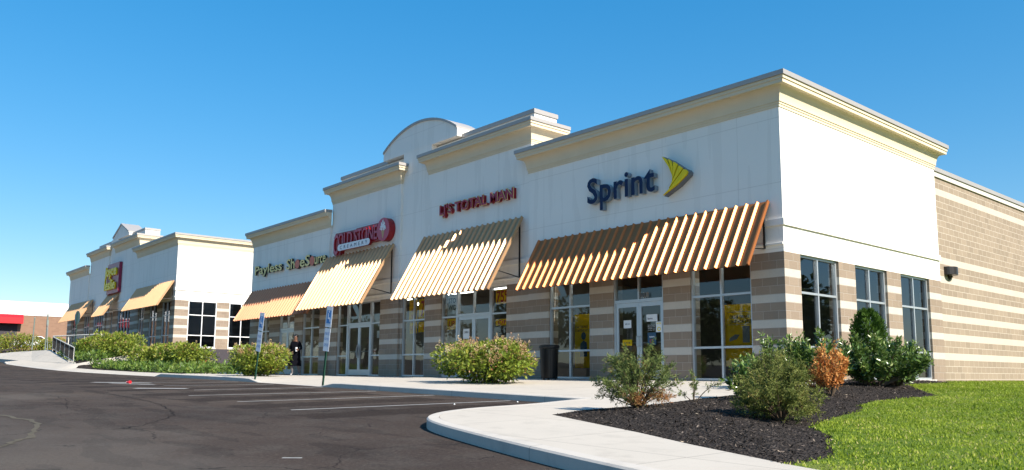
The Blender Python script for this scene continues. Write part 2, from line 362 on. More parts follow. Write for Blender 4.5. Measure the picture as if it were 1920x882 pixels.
# ------------------------------------------------------------------ ground
def sheet(name, poly, zf, mat, step, kind='structure', skirt=None, label=None):
    """triangulated sheet over a 2D polygon, z from zf"""
    P = [Vector(p) for p in poly]; B = []
    for i in range(len(P)):
        a, b = P[i], P[(i+1) % len(P)]; n = max(1, int((b-a).length/step))
        B += [a.lerp(b, k/n) for k in range(n)]
    x0 = min(p.x for p in P); x1 = max(p.x for p in P); y0 = min(p.y for p in P); y1 = max(p.y for p in P)
    pts = list(B); edges = [(i, (i+1) % len(B)) for i in range(len(B))]
    for x in np.arange(x0+step*.5, x1, step):
        for y in np.arange(y0+step*.5, y1, step): pts.append(Vector((float(x), float(y))))
    v, e, f, *_ = delaunay_2d_cdt(pts, edges, [list(range(len(B)))], 1, 1e-4)
    X = np.array([p.x for p in v]); Y = np.array([p.y for p in v]); Z = zf(X, Y)
    me = bpy.data.meshes.new(name); me.from_pydata(list(zip(X.tolist(), Y.tolist(), np.asarray(Z).tolist())), [], f)
    me.materials.append(mat)
    bm = bmesh.new(); bm.from_mesh(me)
    bmesh.ops.recalc_face_normals(bm, faces=bm.faces)
    if sum(q.normal.z for q in bm.faces) < 0: bmesh.ops.reverse_faces(bm, faces=bm.faces)
    bm.to_mesh(me); bm.free(); me.polygons.foreach_set('use_smooth', [True]*len(me.polygons)); me.update()
    o = bpy.data.objects.new(name, me); C.objects.link(o)
    if kind: o['kind'] = kind
    return o
def grid(name, xs, ys, zf, mat):
    X, Y = np.meshgrid(xs, ys, indexing='ij'); Z = zf(X, Y); nx, ny = X.shape
    V = np.stack([X.ravel(), Y.ravel(), np.asarray(Z).ravel()], 1)
    i, j = np.meshgrid(np.arange(nx-1), np.arange(ny-1), indexing='ij'); a = (i*ny+j).ravel()
    F = np.stack([a, a+ny, a+ny+1, a+1], 1)
    o = np_mesh(name, V, F, mat, smooth=True); o['kind'] = 'structure'; return o
EDGE = [(-.42,-6.42),(-.3,-7.0),(.1,-8.24),(.22,-9.5),(.42,-10.15),(.78,-10.75),(1.3,-11.24),(2.03,-11.6),(3.48,-12.05),(5.1,-12.5),(7.5,-13.05),(11,-13.75),(16,-14.6),(24,-15.8)]
def smooth_path(P, it=2):
    P = [Vector(p) for p in P]
    for _ in range(it):
        Q = [P[0]]
        for a, b in zip(P, P[1:]): Q += [a.lerp(b, .25), a.lerp(b, .75)]
        P = Q+[P[-1]]
    return P
NOSE = [Vector((p.x, p.y)) for p in smooth_path(EDGE)]
def asph(x, y):
    x = np.asarray(x, float); y = np.asarray(y, float)
    return np.where(y < -6.2, road(x, y), np.minimum(road(x, np.full_like(y, -6.4)), walk(x, y)-.2)-.15)
xs = np.unique(np.concatenate([np.linspace(-420,-130,12), np.arange(-130,30,1.0), np.linspace(30,420,16)]))
ys = np.unique(np.concatenate([np.linspace(-420,-70,10), np.arange(-70,-12,2.0), np.arange(-12,4,.5), [-6.35,-6.15], np.arange(4,60,4), np.linspace(60,420,10)]))
grid('asphalt_ground', xs, ys, asph, M_['asphalt'])
KW = .16
def offset_path(P, d):
    out = []
    for i in range(len(P)):
        a = P[max(i-1,0)]; b = P[min(i+1,len(P)-1)]; t = (b-a).normalized(); out.append(P[i]+Vector((-t.y, t.x))*d)
    return out
def kerb(name, P, zf, drop=.3):
    mb = MB(); inn = offset_path(P, KW); rows = []
    for p, q in zip(P, inn):
        o1 = p+(p-q)*.0; bev = p+(q-p)*.12
        zt = float(zf(p.x, p.y)); zq = float(zf(q.x, q.y))
        rows.append([(o1.x, o1.y, zt-drop), (o1.x, o1.y, zt-.018), (bev.x, bev.y, zt), (q.x, q.y, zq+.002), (q.x, q.y, zq-.05)])
    for a, b in zip(rows, rows[1:]):
        for k in range(4): mb.poly([a[k], b[k], b[k+1], a[k+1]])
    o = mb.build(name, M_['kerb']); o['kind'] = 'structure'; return o
def line(a, b, step=.5):
    a = Vector(a); b = Vector(b); n = max(1, int((b-a).length/step)); return [a.lerp(b, k/n) for k in range(n+1)]
main_edge = line((-60,-6.4), (-.42,-6.42), .4)
kerb('kerb', main_edge[:-1]+NOSE, walk)
inn = offset_path(main_edge[:-1]+NOSE, KW+.008)
BW = [(6.77,-11.63),(5.48,-11.11),(4.43,-10.62),(2.02,-9.62)]
bedge = [(1.66,-8.6),(1.5,-7.0),(1.32,-5.4),(1.28,-3.8),(1.2,-1.4),(.9,.06)]
walk_poly = [(p.x, p.y) for p in inn]+[(24,-13.6),(16,-12.9),(11,-12.4),(8.2,-12.05)]+BW+bedge+[(-.02,.06),(-.02,.35),(-30.9,.35),(-31.3,6),(-42.9,6),(-43.3,-.2),(-60,-.2)]
sheet('sidewalk', walk_poly, walk, M_['conc'], .55)
mulch_poly = [(6.77,-11.63),(5.48,-11.11),(4.43,-10.62),(2.02,-9.62)]+bedge+[(.012,.06),(.012,9.0),(1.2,6.5),(1.75,3.4),(2.08,1.46),(3.2,-.7),(4.2,-2.21),(4.05,-3.1),(3.87,-3.96),(4.1,-4.9),(4.5,-5.68),(4.75,-7),(5.21,-8.48),(5.9,-9.3),(6.32,-10.11),(6.75,-10.9)]
def edge_dist(x, y, poly):
    x = np.asarray(x, float); y = np.asarray(y, float); d = np.full(x.shape, 9.0)
    for a, b in zip(poly, poly[1:]+poly[:1]):
        ax, ay = a; bx, by = b; L2 = (bx-ax)**2+(by-ay)**2; t = np.clip(((x-ax)*(bx-ax)+(y-ay)*(by-ay))/L2, 0, 1)
        d = np.minimum(d, np.hypot(x-ax-t*(bx-ax), y-ay-t*(by-ay)))
    return d
def mulch_z(x, y):
    t = np.clip(edge_dist(x, y, mulch_poly)/1.3, 0, 1)
    return walk(x, y)-.006+.11*t*t*(3-2*t)
sheet('mulch_bed', mulch_poly, mulch_z, M_['mulch'], .35)
def lawn_z(x, y): return walk(x, y)-.002+.05*np.clip((np.asarray(x)-7)/4,0,1)
lawn_poly = [(6.77,-11.63),(8.2,-12.05),(11,-12.4),(16,-12.9),(24,-13.6),(60,-14),(60,90),(-.1,90),(-.1,9.0),(.012,9.0),(1.2,6.5),(1.75,3.4),(2.08,1.46),(3.2,-.7),(4.2,-2.21),(4.05,-3.1),(3.87,-3.96),(4.1,-4.9),(4.5,-5.68),(4.75,-7),(5.21,-8.48),(5.9,-9.3),(6.32,-10.11),(6.75,-10.9)]
sheet('lawn', lawn_poly, lawn_z, M_['lawn'], 1.0)
# planted bank before the far shop, and its concrete apron
def bank_z(x, y): return np.maximum(walk(x, y), fz(x)+.1)+.015
sheet('planting_soil', [(-25,-5.4),(-42.6,-5.5),(-45.5,-4.9),(-55,-3.4),(-60,-3.0),(-60,-.4),(-43.2,-.4),(-34.5,-.4),(-31,-2.6)], bank_z, M_['mulch'], .6)
def apron_mesh():
    mb = MB()
    T = [(-87,-2.6,1.78),(-76,-3.3,1.75),(-66,-3.6,1.70),(-56.6,-4.1,1.60)]
    Bm = [(-87,-5.4,1.40),(-69.7,-5.35,1.06),(-55.8,-5.4,.75),(-45.6,-5.15,.58)]
    for k in range(3): mb.poly([Bm[k], Bm[k+1], T[k+1], T[k]])
    mb.poly([(-45.6,-5.15,.58),(-45.9,-4.9,.4),(-56.6,-3.9,1.3),(-56.6,-4.1,1.60)])
    for k in range(3):
        a, b = Bm[k], Bm[k+1]; mb.poly([a, b, (b[0], b[1], b[2]-.6), (a[0], a[1], a[2]-.6)])
    mb.poly([T[0],T[3],(-56.6,-1,1.62),(-87,-1,1.75)])
    o = mb.build('concrete_apron', M_['conc']); o['kind'] = 'structure'
apron_mesh()
# painted stall lines
def stripe(a, b, wd, name='painted_line'):
    a = Vector(a); b = Vector(b); d = (b-a).normalized(); n = Vector((-d.y, d.x))*wd/2; k = max(2, int((b-a).length/.4)); mb = MB()
    for i in range(k):
        p = a.lerp(b, i/k); q = a.lerp(b, (i+1)/k)
        mb.poly([(v.x, v.y, float(road(v.x, v.y))+.005) for v in (p-n, q-n, q+n, p+n)])
    o = mb.build(name, M_['paint']); o['kind'] = 'structure'; return o
stripe((-2.35,-6.6),(-2.68,-11.2),.085); stripe((-5.0,-6.6),(-5.44,-11.0),.085); stripe((-7.5,-6.6),(-8.28,-10.95),.085)
stripe((-11.85,-9.75),(-12.9,-10.75),.3); stripe((-10.3,-6.6),(-10.9,-9.9),.085)
stripe((-16.6,-9.2),(-18.64,-10.4),.3); stripe((-15.0,-9.6),(-17.4,-10.2),.14)
stripe((-13.2,-6.7),(-14.2,-9.6),.085); stripe((-15.9,-6.7),(-17.0,-9.0),.085)
stripe((3.0,-14.02),(3.12,-13.88),.05)
def crack(P, wd, name, mat):
    P = [Vector((p.x+random.uniform(-.05,.05), p.y+random.uniform(-.05,.05))) for p in smooth_path(P, 3)]; mb = MB()
    for a, b in zip(P, P[1:]):
        d = (b-a).normalized(); n = Vector((-d.y, d.x))*wd*random.uniform(.4,.9)
        mb.poly([(v.x, v.y, float(road(v.x, v.y))+.004) for v in (a-n, b-n, b+n, a+n)])
    o = mb.build(name, mat); o['kind'] = 'structure'
crack([(-26,-13.2),(-19,-12.4),(-14,-12.0),(-9,-12.1),(-5.6,-12.4),(-3.2,-12.9),(-1.6,-13.7),(-.9,-14.4)], .014, 'asphalt_crack', M_['tar'])
crack([(-16,-13.6),(-11,-13.2),(-8,-13.4),(-5.4,-14.0)], .009, 'asphalt_crack', M_['tar'])
crack([(-5,-15.2),(-2.6,-14.9),(-.6,-15.4),(.4,-15.9)], .06, 'old_paint_line', plain('worn_ochre_paint', (.095,.075,.045), .9, var=.3, scale=5))

# ------------------------------------------------------------------ the shops
PROF = [(0,-.02),(.02,-.02),(.02,.05),(.035,.05),(.035,.105),(.055,.105)]+[(.055+.19*(1-math.cos(t)), .105+.36*math.sin(t)/math.sin(1.25)) for t in np.linspace(.02, 1.25, 9)]+[(.30,.465),(.30,.56),(.325,.56),(.325,.64),(0,.64)]
COP = [(-.02,.642),(.36,.642),(.36,.76),(-.02,.78)]
def cornice(mb, mc, path, zb, s=1.0):
    mb.sweep(path, [(d*s, zb+z) for d, z in PROF]); mc.sweep(path, [(d*s+(.0 if d < 0 else .0), zb+z) for d, z in COP])
def window(root, axis, a0, a1, c, z0, z1, nv=1, trans=(.84,2.17), mat='frame', gl='glass', skip_pane=False):
    """axis 'x': opening in a front wall (plane y=c); 'y': in a side wall (plane x=c); frame is proud towards outside"""
    mb = MB(); t = .055; d = .1
    def bx(p0, p1, q0, q1, e=0):
        if axis == 'x': mb.box(p0, p1, c-d/2+e, c+d/2-e, q0, q1)
        else: mb.box(c-d/2+e, c+d/2-e, p0, p1, q0, q1)
    bx(a0, a0+t, z0, z1); bx(a1-t, a1, z0, z1); bx(a0+t, a1-t, z0, z0+t); bx(a0+t, a1-t, z1-t, z1)
    for i in range(nv):
        m = a0+(a1-a0)*(i+1)/(nv+1); bx(m-t/2, m+t/2, z0+t, z1-t, .004)
    for z in trans: bx(a0+t, a1-t, z-t/2, z+t/2, .008)
    o = mb.build('window', M_[mat], root)
    g = MB()
    if axis == 'x': g.poly([(a0+.01,c+.01,z0+.01),(a1-.01,c+.01,z0+.01),(a1-.01,c+.01,z1-.01),(a0+.01,c+.01,z1-.01)])
    else: g.poly([(c-.01,a0+.01,z0+.01),(c-.01,a1-.01,z0+.01),(c-.01,a1-.01,z1-.01),(c-.01,a0+.01,z1-.01)])
    g.build('pane', M_[gl], o, recalc=False)
    return o
def door_pair(root, x0, x1, y, z0, z1, mat='frame', oval=False):
    """two glazed leaves below a two-light transom"""
    t = .06; zt = 2.15
    mb = MB(); mb.box(x0, x0+t, y-.06, y+.06, z0, z1); mb.box(x1-t, x1, y-.06, y+.06, z0, z1)
    mb.box(x0+t, x1-t, y-.056, y+.056, zt, zt+.09); mb.box(x0+t, x1-t, y-.056, y+.056, z1-t, z1); xm = (x0+x1)/2
    mb.box(xm-.025, xm+.025, y-.05, y+.05, zt+.09, z1-t)
    fr = mb.build('door_frame', M_[mat], root)
    g = MB(); g.poly([(x0+t,y,zt+.08),(x1-t,y,zt+.08),(x1-t,y,z1-.05),(x0+t,y,z1-.05)]); g.build('transom_pane', M_['glass'], fr, recalc=False)
    for s, (a, b) in ((-1, (x0+t+.004, xm-.003)), (1, (xm+.003, x1-t-.004))):
        m = MB(); st = .085
        m.box(a, a+st, y-.03, y+.02, z0+.02, zt-.004); m.box(b-st, b, y-.03, y+.02, z0+.02, zt-.004)
        m.box(a+st, b-st, y-.028, y+.018, z0+.02, z0+.26); m.box(a+st, b-st, y-.028, y+.018, zt-.12, zt-.004)
        d = m.build('door', M_[mat], root)
        g = MB(); g.poly([(a+st,y-.005,z0+.26),(b-st,y-.005,z0+.26),(b-st,y-.005,zt-.12),(a+st,y-.005,zt-.12)]); g.build('pane', M_['glass'], d, recalc=False)
        h = MB(); hx = (b-.045) if s < 0 else (a+.045)
        if oval:
            pts = [(hx+s*.0+.5*0+.14*math.cos(q)*1.0, y-.09, 1.02+.24*math.sin(q)) for q in np.linspace(0, 2*math.pi, 25)]
            pts = [p for p in pts if (p[0]-hx)*s >= -.02] if False else pts
            h.tube([(hx-s*(.14*abs(math.cos(q))), y-.09, 1.02+.26*math.sin(q)) for q in np.linspace(-math.pi/2, math.pi/2, 13)], .018)
            h.prism([(hx-s*(.12*abs(math.cos(q))), y-.095, 1.02+.23*math.sin(q)) for q in np.linspace(-math.pi/2, math.pi/2, 13)], (0,.012,0))
        else:
            h.tube([(hx,y-.03,.92),(hx,y-.09,.92),(hx,y-.09,1.2),(hx,y-.03,1.2)], .013)
        h.build('handle', M_['galv'], d)
        pb = MB(); pb.box(a+st, b-st, y+.03, y+.06, 1.0, 1.04); pb.build('push_bar', M_['galv'], d)
def awning(root, x0, x1, zt, zb, yt, yb, mat, rib=.3, hr=.075):
    mb = MB(); L = Vector((0, yb-yt, zb-zt)); ln = L.length; L.normalize(); N = Vector((0, L.z, -L.y)) if L.z < 0 else Vector((0,0,1))
    N = Vector((0, L.z, -L.y)); 
    if N.z < 0: N = -N
    # N points up and outwards (towards -y)
    if N.y > 0: N = -N if -N.z > 0 else N
    n = max(2, round((x1-x0)/rib)); w_ = (x1-x0)/n; prof = []
    for i in range(n+1):
        xc = x0+i*w_
        for dx, h in ((-.04,0),(-.015,hr),(.015,hr),(.05,0)):
            x = xc+dx
            if x < x0-.001 or x > x1+.001: continue
            prof.append((x, h))
    prof = sorted(prof); prof = [(x0-.02,-.03),(x0-.02,hr),(x0+.02,hr)]+[p for p in prof if x0+.03 < p[0] < x1-.03]+[(x1-.02,hr),(x1+.02,hr),(x1+.02,-.03)]
    T = [Vector((x, yt, zt))+N*h for x, h in prof]; Bt = [p+L*ln for p in T]
    for i in range(len(T)-1): mb.poly([T[i], T[i+1], Bt[i+1], Bt[i]])
    # thin closed underside
    T2 = [Vector((x0,yt,zt))-N*.012, Vector((x1,yt,zt))-N*.012]; B2 = [p+L*ln for p in T2]
    mb.poly([T2[0], B2[0], B2[1], T2[1]])
    mb.poly([T[0], Bt[0], B2[0], T2[0]]); mb.poly([T[-1], T2[1], B2[1], Bt[-1]])
    o = mb.build('awning', M_[mat], root, recalc=False)
    ends = [x0+.12, x1-.14]; m = int((x1-x0)//3)
    for xx in ends+[x0+(x1-x0)*(i+1)/(m+1) for i in range(m)]:
        k = MB(); k.box(xx-.02, xx+.02, yt-.03, yt+.01, zb+.5, zt-.08)
        k.tube([(xx,yt-.01,zb+.52),(xx,yb+.08,zb+.16)] if False else [(xx,yt-.01,zb+.5),(xx,yb*.72+yt*.28,zb+(zt-zb)*.28-.02)], .018, 6)
        k.tube([Vector((xx,yt,zt))-N*.04, Vector((xx,yb,zb))-N*.04], .018, 6)
        k.build('bracket', M_['black'], o)
    return o
def pier_boxes(root, axis, c0, c1, ops, a0, a1, z0, z1):
    cur = a0
    for o0, o1 in sorted(ops)+[(a1, a1)]:
        if o0-cur > .01:
            mb = MB()
            if axis == 'x': mb.box(cur, o0, c0, c1, z0, z1)
            else: mb.box(c0, c1, cur, o0, z0, z1)
            mb.build('pier', M_['block'], root)
        cur = o1
def shop(label, loc, S):
    root = thing('shop_building', label, 'building', loc)
    xS, xL, xA, xC, xP = S['x']            # left edges of the five bays, from the right corner
    D = S['depth']; sy = S['side_y']; zf = S.get('found', -.3)
    # stucco upper walls
    st = MB()
    st.box(xS, 0, 0, .3, 3.1, 6.78); st.box(-.3, 0, .3, sy, 3.1, 6.78)                     # outer bay and its return
    st.box(xL, xS, .1, .4, 3.1, 7.85); st.box(xA, xL, .2, .45, 3.1, 9.0); st.box(xC, xA, .1, .4, 3.1, 7.85)
    st.box(xP, xC, 0, .3, 3.1, 6.78); st.box(xP, xP+.3, .3, sy, 3.1, 6.78)
    st.box(xS-.3, xS, .4, 1.6, 6.0, 7.85); st.box(xC, xC+.3, .4, 1.6, 6.0, 7.85)
    p0, p1 = S['parapet']
    st.box(p0, xA-.002, .45, 1.5, 6.0, 8.92); st.box(xL+.002, p1, .45, 1.5, 6.0, 8.92)
    st.box(xA, xL, .452, 1.5, 6.0, 8.98)
    # ledges
    for z, h, d in ((3.27,.045,.05),(3.74,.16,.055)):
        st.sweep([(xP,.02),(xP,0),(xC,0),(xC,.1)], [(-.02,z),(d,z),(d,z+h),(-.02,z+h+.02)])
        st.sweep([(xC,.1),(xA,.1),(xA,.2),(xL,.2),(xL,.1),(xS,.1)], [(-.02,z),(d,z),(d,z+h),(-.02,z+h+.02)])
        st.sweep([(xS,.1),(xS,0),(0,0)]+([(0,sy)] if z > 3.5 else []), [(-.02,z),(d,z),(d,z+h),(-.02,z+h+.02)])
    st.build('stucco_wall', M_['stucco'], root)
    # gable / arch
    g = MB(); mc = MB()
    if S['top'] == 'arch':
        a0, a1 = S['crest']; xm = (a0+a1)/2; hw = (a1-a0)/2
        R = (hw*hw+.78**2)/(2*.78); th = math.asin(hw/R)
        arc = [(xm+R*math.sin(q), 9.33+R*(math.cos(q)-math.cos(th))) for q in np.linspace(-th, th, 25)]
        g.prism([(a1,.2-.004,8.97),(a0,.2-.004,8.97)]+[(x,.196,z-.06) for x, z in arc], (0,.92,0))
        for (xa, za), (xb, zb) in zip(arc, arc[1:]):
            mc.prism([(xa,.15,za-.06),(xb,.15,zb-.06),(xb,.15,zb+.03),(xa,.15,za+.03)], (0,1.05,0))
    else:
        a0, a1 = S['crest']; xm = (a0+a1)/2
        arc = [(a0,9.15),(xm,10.02),(a1,9.15)]
        g.prism([(a1,.196,8.9),(a0,.196,8.9)]+[(x,.196,z-.05) for x, z in arc], (0,1.2,0))
        for (xa, za), (xb, zb) in zip(arc, arc[1:]):
            mc.prism([(xa,.13,za-.05),(xb,.13,zb-.05),(xb,.13,zb+.06),(xa,.13,za+.06)], (0,1.34,0))
    g.build('crest', M_['stucco'], root)
    # parapet caps
    for q0, q1 in ((p0, a0-.003), (a1+.003, p1)):
        mc.box(q0-.04, q1+.04, .41, 1.54, 8.92, 9.07)
    # cornices
    cb = MB()
    cornice(cb, mc, [(xS,.1),(xS,0),(0,0),(0,sy),(-.12,sy)], 6.70)
    cornice(cb, mc, [(xP,sy),(xP,0),(xC+.12,0)], 6.70)
    cornice(cb, mc, [(xL,.2),(xL,.1),(xS,.1),(xS,1.6)], 7.76)
    cornice(cb, mc, [(xC,1.6),(xC,.1),(xA,.1),(xA,.2)], 7.76)
    cb.build('cornice', M_['cornice'], root); mc.build('coping', M_['coping'], root)
    # block base
    ops = S['front']
    for (b0, b1, y0) in ((xS,0,0),(xL,xS,.1),(xA,xL,.2),(xC,xA,.1),(xP,xC,0)):
        loc_ops = [(max(o[0],b0), min(o[1],b1)) for o in ops if o[1] > b0 and o[0] < b1]
        pier_boxes(root, 'x', y0, .42, loc_ops, b0, b1, S.get('pz', -.12), 3.1)
    pier_boxes(root, 'y', -.3, 0, [(a, b) for a, b in S['side']], .42, sy, S.get('pz', -.12), 3.1)
    bm_ = MB(); bm_.box(xP, xP+.3, .42, sy, -.12, 3.1); bm_.build('block_wall', M_['block'], root)
    # CMU flank and back, coping, roof
    for bx in ((-.4,-.12,sy+.002,D), (xP+.12,xP+.4,sy+.002,D), (xP+.402,-.402,D-.3,D)):
        c2 = MB(); c2.box(*bx, zf, 6.52); c2.build('flank_wall', M_['cmu'], root)
    for a_, b_ in ((-.46,-.07), (xP+.07,xP+.46)):
        cc = MB(); cc.box(a_, b_, sy+.002, D+.05, 6.52, 6.68); cc.build('flank_fascia', M_['sill'], root)
        cc = MB(); cc.box(a_-.04, b_+.04, sy+.002, D+.08, 6.682, 6.82); cc.build('flank_coping', M_['coping'], root)
    r = MB(); r.box(xP+.31, -.31, .47, D-.3, 6.0, 6.2); r.build('roof', M_['coping'], root)
    # foundation
    fo = MB(); fo.box(-.42, .03, .42, D, S.get('fz', -.9), -.03)
    fo.box(xP+.0, -.43, .2, .42, S.get('fz', -.9), -.13)
    fo.build('foundation', M_[S.get('fmat', 'conc_found')], root)
    si = MB()
    for a, b in S['side']: si.box(-.2, .06, a-.03, b+.03, -.028, .045)
    if S['side']: si.build('sill', M_['sill'], root)
    # interior
    il = MB(); il.box(xP+.31, -.31, .43, 9.3, -.2, .005); il.build('interior_floor', M_['ifloor'], root)
    iw = MB(); iw.box(xP+.31, -.31, 9.0, 9.2, .006, 3.5); iw.box(xP+.31, -.31, .47, 8.99, 3.3, 3.45)
    for xx in (xS, xA+1, xC): iw.box(xx-.08, xx+.08, .6, 8.99, .006, 3.29)
    iw.build('interior_wall', M_['iwall'], root)
    return root
# near building
B1 = dict(x=(-9.12,-15.0,-16.95,-22.6,-31.0), depth=42, side_y=9.14, parapet=(-22.5,-9.36), top='arch', crest=(-18.5,-13.36),
    front=[(-8.17,-6.40),(-5.48,-3.66),(-2.76,-.92),(-14.07,-10.33),(-16.8,-15.25),(-21.86,-18.30),(-25.0,-23.3),(-27.48,-25.84),(-29.77,-28.61)],
    side=[(.74,2.65),(3.55,5.42),(6.31,8.27)])
b1 = shop('long cream stucco shop row with arched crest and copper awnings, nearest building', (0,0,0), B1)
for a, b in ((-8.17,-6.40),(-2.76,-.92)): window(b1, 'x', a, b, .1, .0, 3.1)
window(b1, 'x', -16.8, -15.25, .28, .0, 3.1); window(b1, 'x', -25.0, -23.3, .1, .0, 3.1); window(b1, 'x', -29.77, -28.61, .1, .0, 3.1)
window(b1, 'x', -14.07, -13.14, .2, 0, 3.1, 0); window(b1, 'x', -11.22, -10.33, .2, 0, 3.1, 0); door_pair(b1, -13.14, -11.22, .2, 0, 3.1)
window(b1, 'x', -21.86, -21.01, .2, 0, 3.1, 0); window(b1, 'x', -19.07, -18.30, .2, 0, 3.1, 0); door_pair(b1, -21.01, -19.07, .2, 0, 3.1, oval=True)
door_pair(b1, -5.48, -3.66, .1, 0, 3.1); door_pair(b1, -27.48, -25.84, .1, 0, 3.1)
for a, b in B1['side']: window(b1, 'y', a, b, -.12, .045, 3.1)
awning(b1, -8.55, -.34, 4.36, 2.70, -.05, -1.02, 'awn', hr=.055); awning(b1, -15.0, -9.42, 5.27, 2.77, -.0, -1.45, 'awn2', .29)
awning(b1, -22.68, -17.2, 5.27, 2.79, -.0, -1.45, 'awn2', .29); awning(b1, -30.6, -22.55, 4.30, 2.70, -.05, -1.02, 'awn3', .3)
# lit ceiling fittings in far left shop; rest added to brighten interiors and posters
for x, y in ((-29.2,2.0),(-26.6,2.4),(-26.6,5.0),(-20.2,3.4),(-24.2,1.6),(-19.0,1.6),(-14.6,1.5),(-12.2,1.5),(-10.2,1.5),(-16.2,1.5),(-6.8,.9),(-1.5,.9)):
    m = MB(); m.box(x-.6, x+.6, y-.12, y+.12, 3.22, 3.28); m.build('ceiling_lamp_and_fill', M_['tube'], b1)
# far building
B2 = dict(x=(-8.64,-14.9,-16.7,-22.3,-28.8), depth=40, side_y=9.0, parapet=(-21.2,-8.8), top='gable', crest=(-16.3,-11.95),
    front=[(-2.53,-.88),(-5.18,-3.52),(-7.64,-6.37),(-13.24,-10.06),(-15.4,-14.6),(-20.21,-17.32),(-22.9,-21.4),(-27.2,-25.4)],
    side=[(.87,2.74),(3.6,5.3),(6.2,8.0)], fz=-1.5, pz=-.028, fmat='found')
b2 = shop('farther cream stucco shop row with pointed gable crest, beyond the alley', (-43.5,.2,1.63), B2)
for a, b in B2['front']:
    yy = .2 if -22.3 < a < -8.64 else .1
    if -15.5 < a < -14.7: yy = .28
    n = 3 if b-a > 2.5 else 1
    window(b2, 'x', a, b, yy, .0, 3.1, n)
for a, b in B2['side']: window(b2, 'y', a, b, -.06, .06, 3.1, mat='wframe', gl='dglass')
awning(b2, -8.0, -.25, 4.36, 2.70, -.05, -1.02, 'awn2'); awning(b2, -16.2, -13.1, 4.5, 2.68, .15, -1.0, 'awn2'); awning(b2, -27.2, -20.0, 4.36, 2.70, -.05, -1.02, 'awn2')
# distant store
ds = thing('store_building', 'distant flat-roofed store with white top band and brown brick wall', 'building', (-105,0,3.0))
m = MB(); m.box(-30, 0, -22, 70, -3, 3.85); m.build('brick_wall', M_['brick'], ds)
m = MB(); m.box(-30.05, .06, -22.05, 70.05, 3.852, 5.55); m.build('white_band', plain('white_band_paint', (.74,.72,.69), .8), ds)
m = MB()
m.prism([(.07,2.1,3.85),(.07,-14,3.85),(1.5,-14,2.8),(1.5,2.1,2.8)], (0,0,0.001)) if False else None
m.prism([(.07,2.1,3.86),(.9,2.1,3.86),(1.25,2.1,3.5),(1.25,2.1,2.75),(.07,2.1,2.75)], (0,-16.1,0)); m.build('canopy', M_['redcan'], ds)
m = MB(); m.box(-.2, .03, -13.5, 1.7, -1.0, 2.74); m.build('entrance_shade_box', M_['found'], ds)  # solid dark box, its colour stands in for shade inside the entrance

# ------------------------------------------------------------------ lettering
def text_geo(s, bold=.0, spacing=1.0):
    cu = bpy.data.curves.new('t', 'FONT'); cu.body = s; cu.size = 1; cu.offset = bold; cu.resolution_u = 3; cu.space_character = spacing
    o = bpy.data.objects.new('t', cu); C.objects.link(o); bpy.context.view_layer.update()
    dg = bpy.context.evaluated_depsgraph_get(); me = bpy.data.meshes.new_from_object(o.evaluated_get(dg))
    V = np.array([v.co[:] for v in me.vertices]); F = [tuple(p.vertices) for p in me.polygons]
    E = {}
    for f in F:
        for i in range(len(f)):
            k = (f[i], f[(i+1) % len(f)]); E[k] = E.get(k, 0)+1
    bd = [k for k in E if (k[1], k[0]) not in E]
    C.objects.unlink(o); bpy.data.objects.remove(o); bpy.data.curves.remove(cu); bpy.data.meshes.remove(me)
    return V, F, bd
def text(name, s, x0, x1, z0, z1, yf, depth, mats, parent=None, bold=0., shear=0., spacing=1., warp=None, slope=0):
    """front-facing lettering, front at y=yf, extruded back by depth; mats (face, side)"""
    V, F, bd = text_geo(s, bold, spacing); mn = V.min(0); mx = V.max(0)
    U = (V[:,0]-mn[0])/(mx[0]-mn[0]); W = (V[:,1]-mn[1])/(mx[1]-mn[1])
    X = x0+U*(x1-x0); Z = z0+W*(z1-z0)+slope*U
    if warp: X, Z = warp(U, W, X, Z)
    n = len(V); mb = MB(); mb.v = [(X[i], yf, Z[i]) for i in range(n)]+[(X[i], yf+depth, Z[i]) for i in range(n)]
    for f in F: mb.f.append(f); mb.m.append(0)
    if depth > .003:
        for a, b in bd: mb.f.append((b, a, a+n, b+n)); mb.m.append(1)
    return mb.build(name, list(mats), parent, recalc=False)
# phone shop sign
s = thing('shop_sign', 'navy rounded letters with a yellow fan emblem on the right-hand shop front', 'sign', (-6.3,0,5.2))
def rel(o, px, py, pz):
    for ch in [k for k in C.objects if k.parent == o]: ch.location = (-px, -py, -pz)
text('lettering', 'Sprint', -6.31, -3.74, 4.93, 5.95, -.18, .16, (M_['navy'], M_['lgrey']), s, bold=.015, spacing=1.05)
A = np.array([[1108,110,1],[1430,300,1],[1125,590,1]], float); TX = np.linalg.solve(A, [-3.42,-2.58,-3.39]); TZ = np.linalg.solve(A, [6.06,5.47,4.98])
def pm(p, y): v = np.array([p[0], p[1], 1.]); return (float(TX@v), y, float(TZ@v))
blades = [[(1108,110),(1165,138),(1212,228),(1237,335),(1195,235)],[(1190,140),(1226,162),(1247,230),(1240,355),(1226,250)],[(1258,172),(1302,198),(1296,240),(1238,405),(1246,300)],
          [(1325,218),(1368,250),(1342,300),(1198,500),(1272,345)],[(1385,264),(1412,268),(1430,290),(1424,322),(1300,450),(1120,592),(1205,505)]]
m = MB()
for b in blades: m.prism([pm(p, -.26) for p in b], (0,.06,0))
m.build('emblem', M_['yellow'], s)
m = MB(); m.prism([pm(p, -.199) for p in [(1108,105),(1226,155),(1368,245),(1415,262),(1438,290),(1430,328),(1305,458),(1118,600),(1205,500),(1237,380),(1195,235)]], (0,.19,0)); m.build('emblem_back', M_['dkgrey'], s)
rel(s, -6.3, 0, 5.2)
s = thing('shop_sign', 'dark red block capitals on the shop front over the second awning from the right', 'sign', (-14,.1,5.9))
text('lettering', "LJ'S TOTAL MAN", -14.05, -9.86, 5.87, 6.36, -.06, .16, (M_['red'], M_['dred']), s, bold=.012)
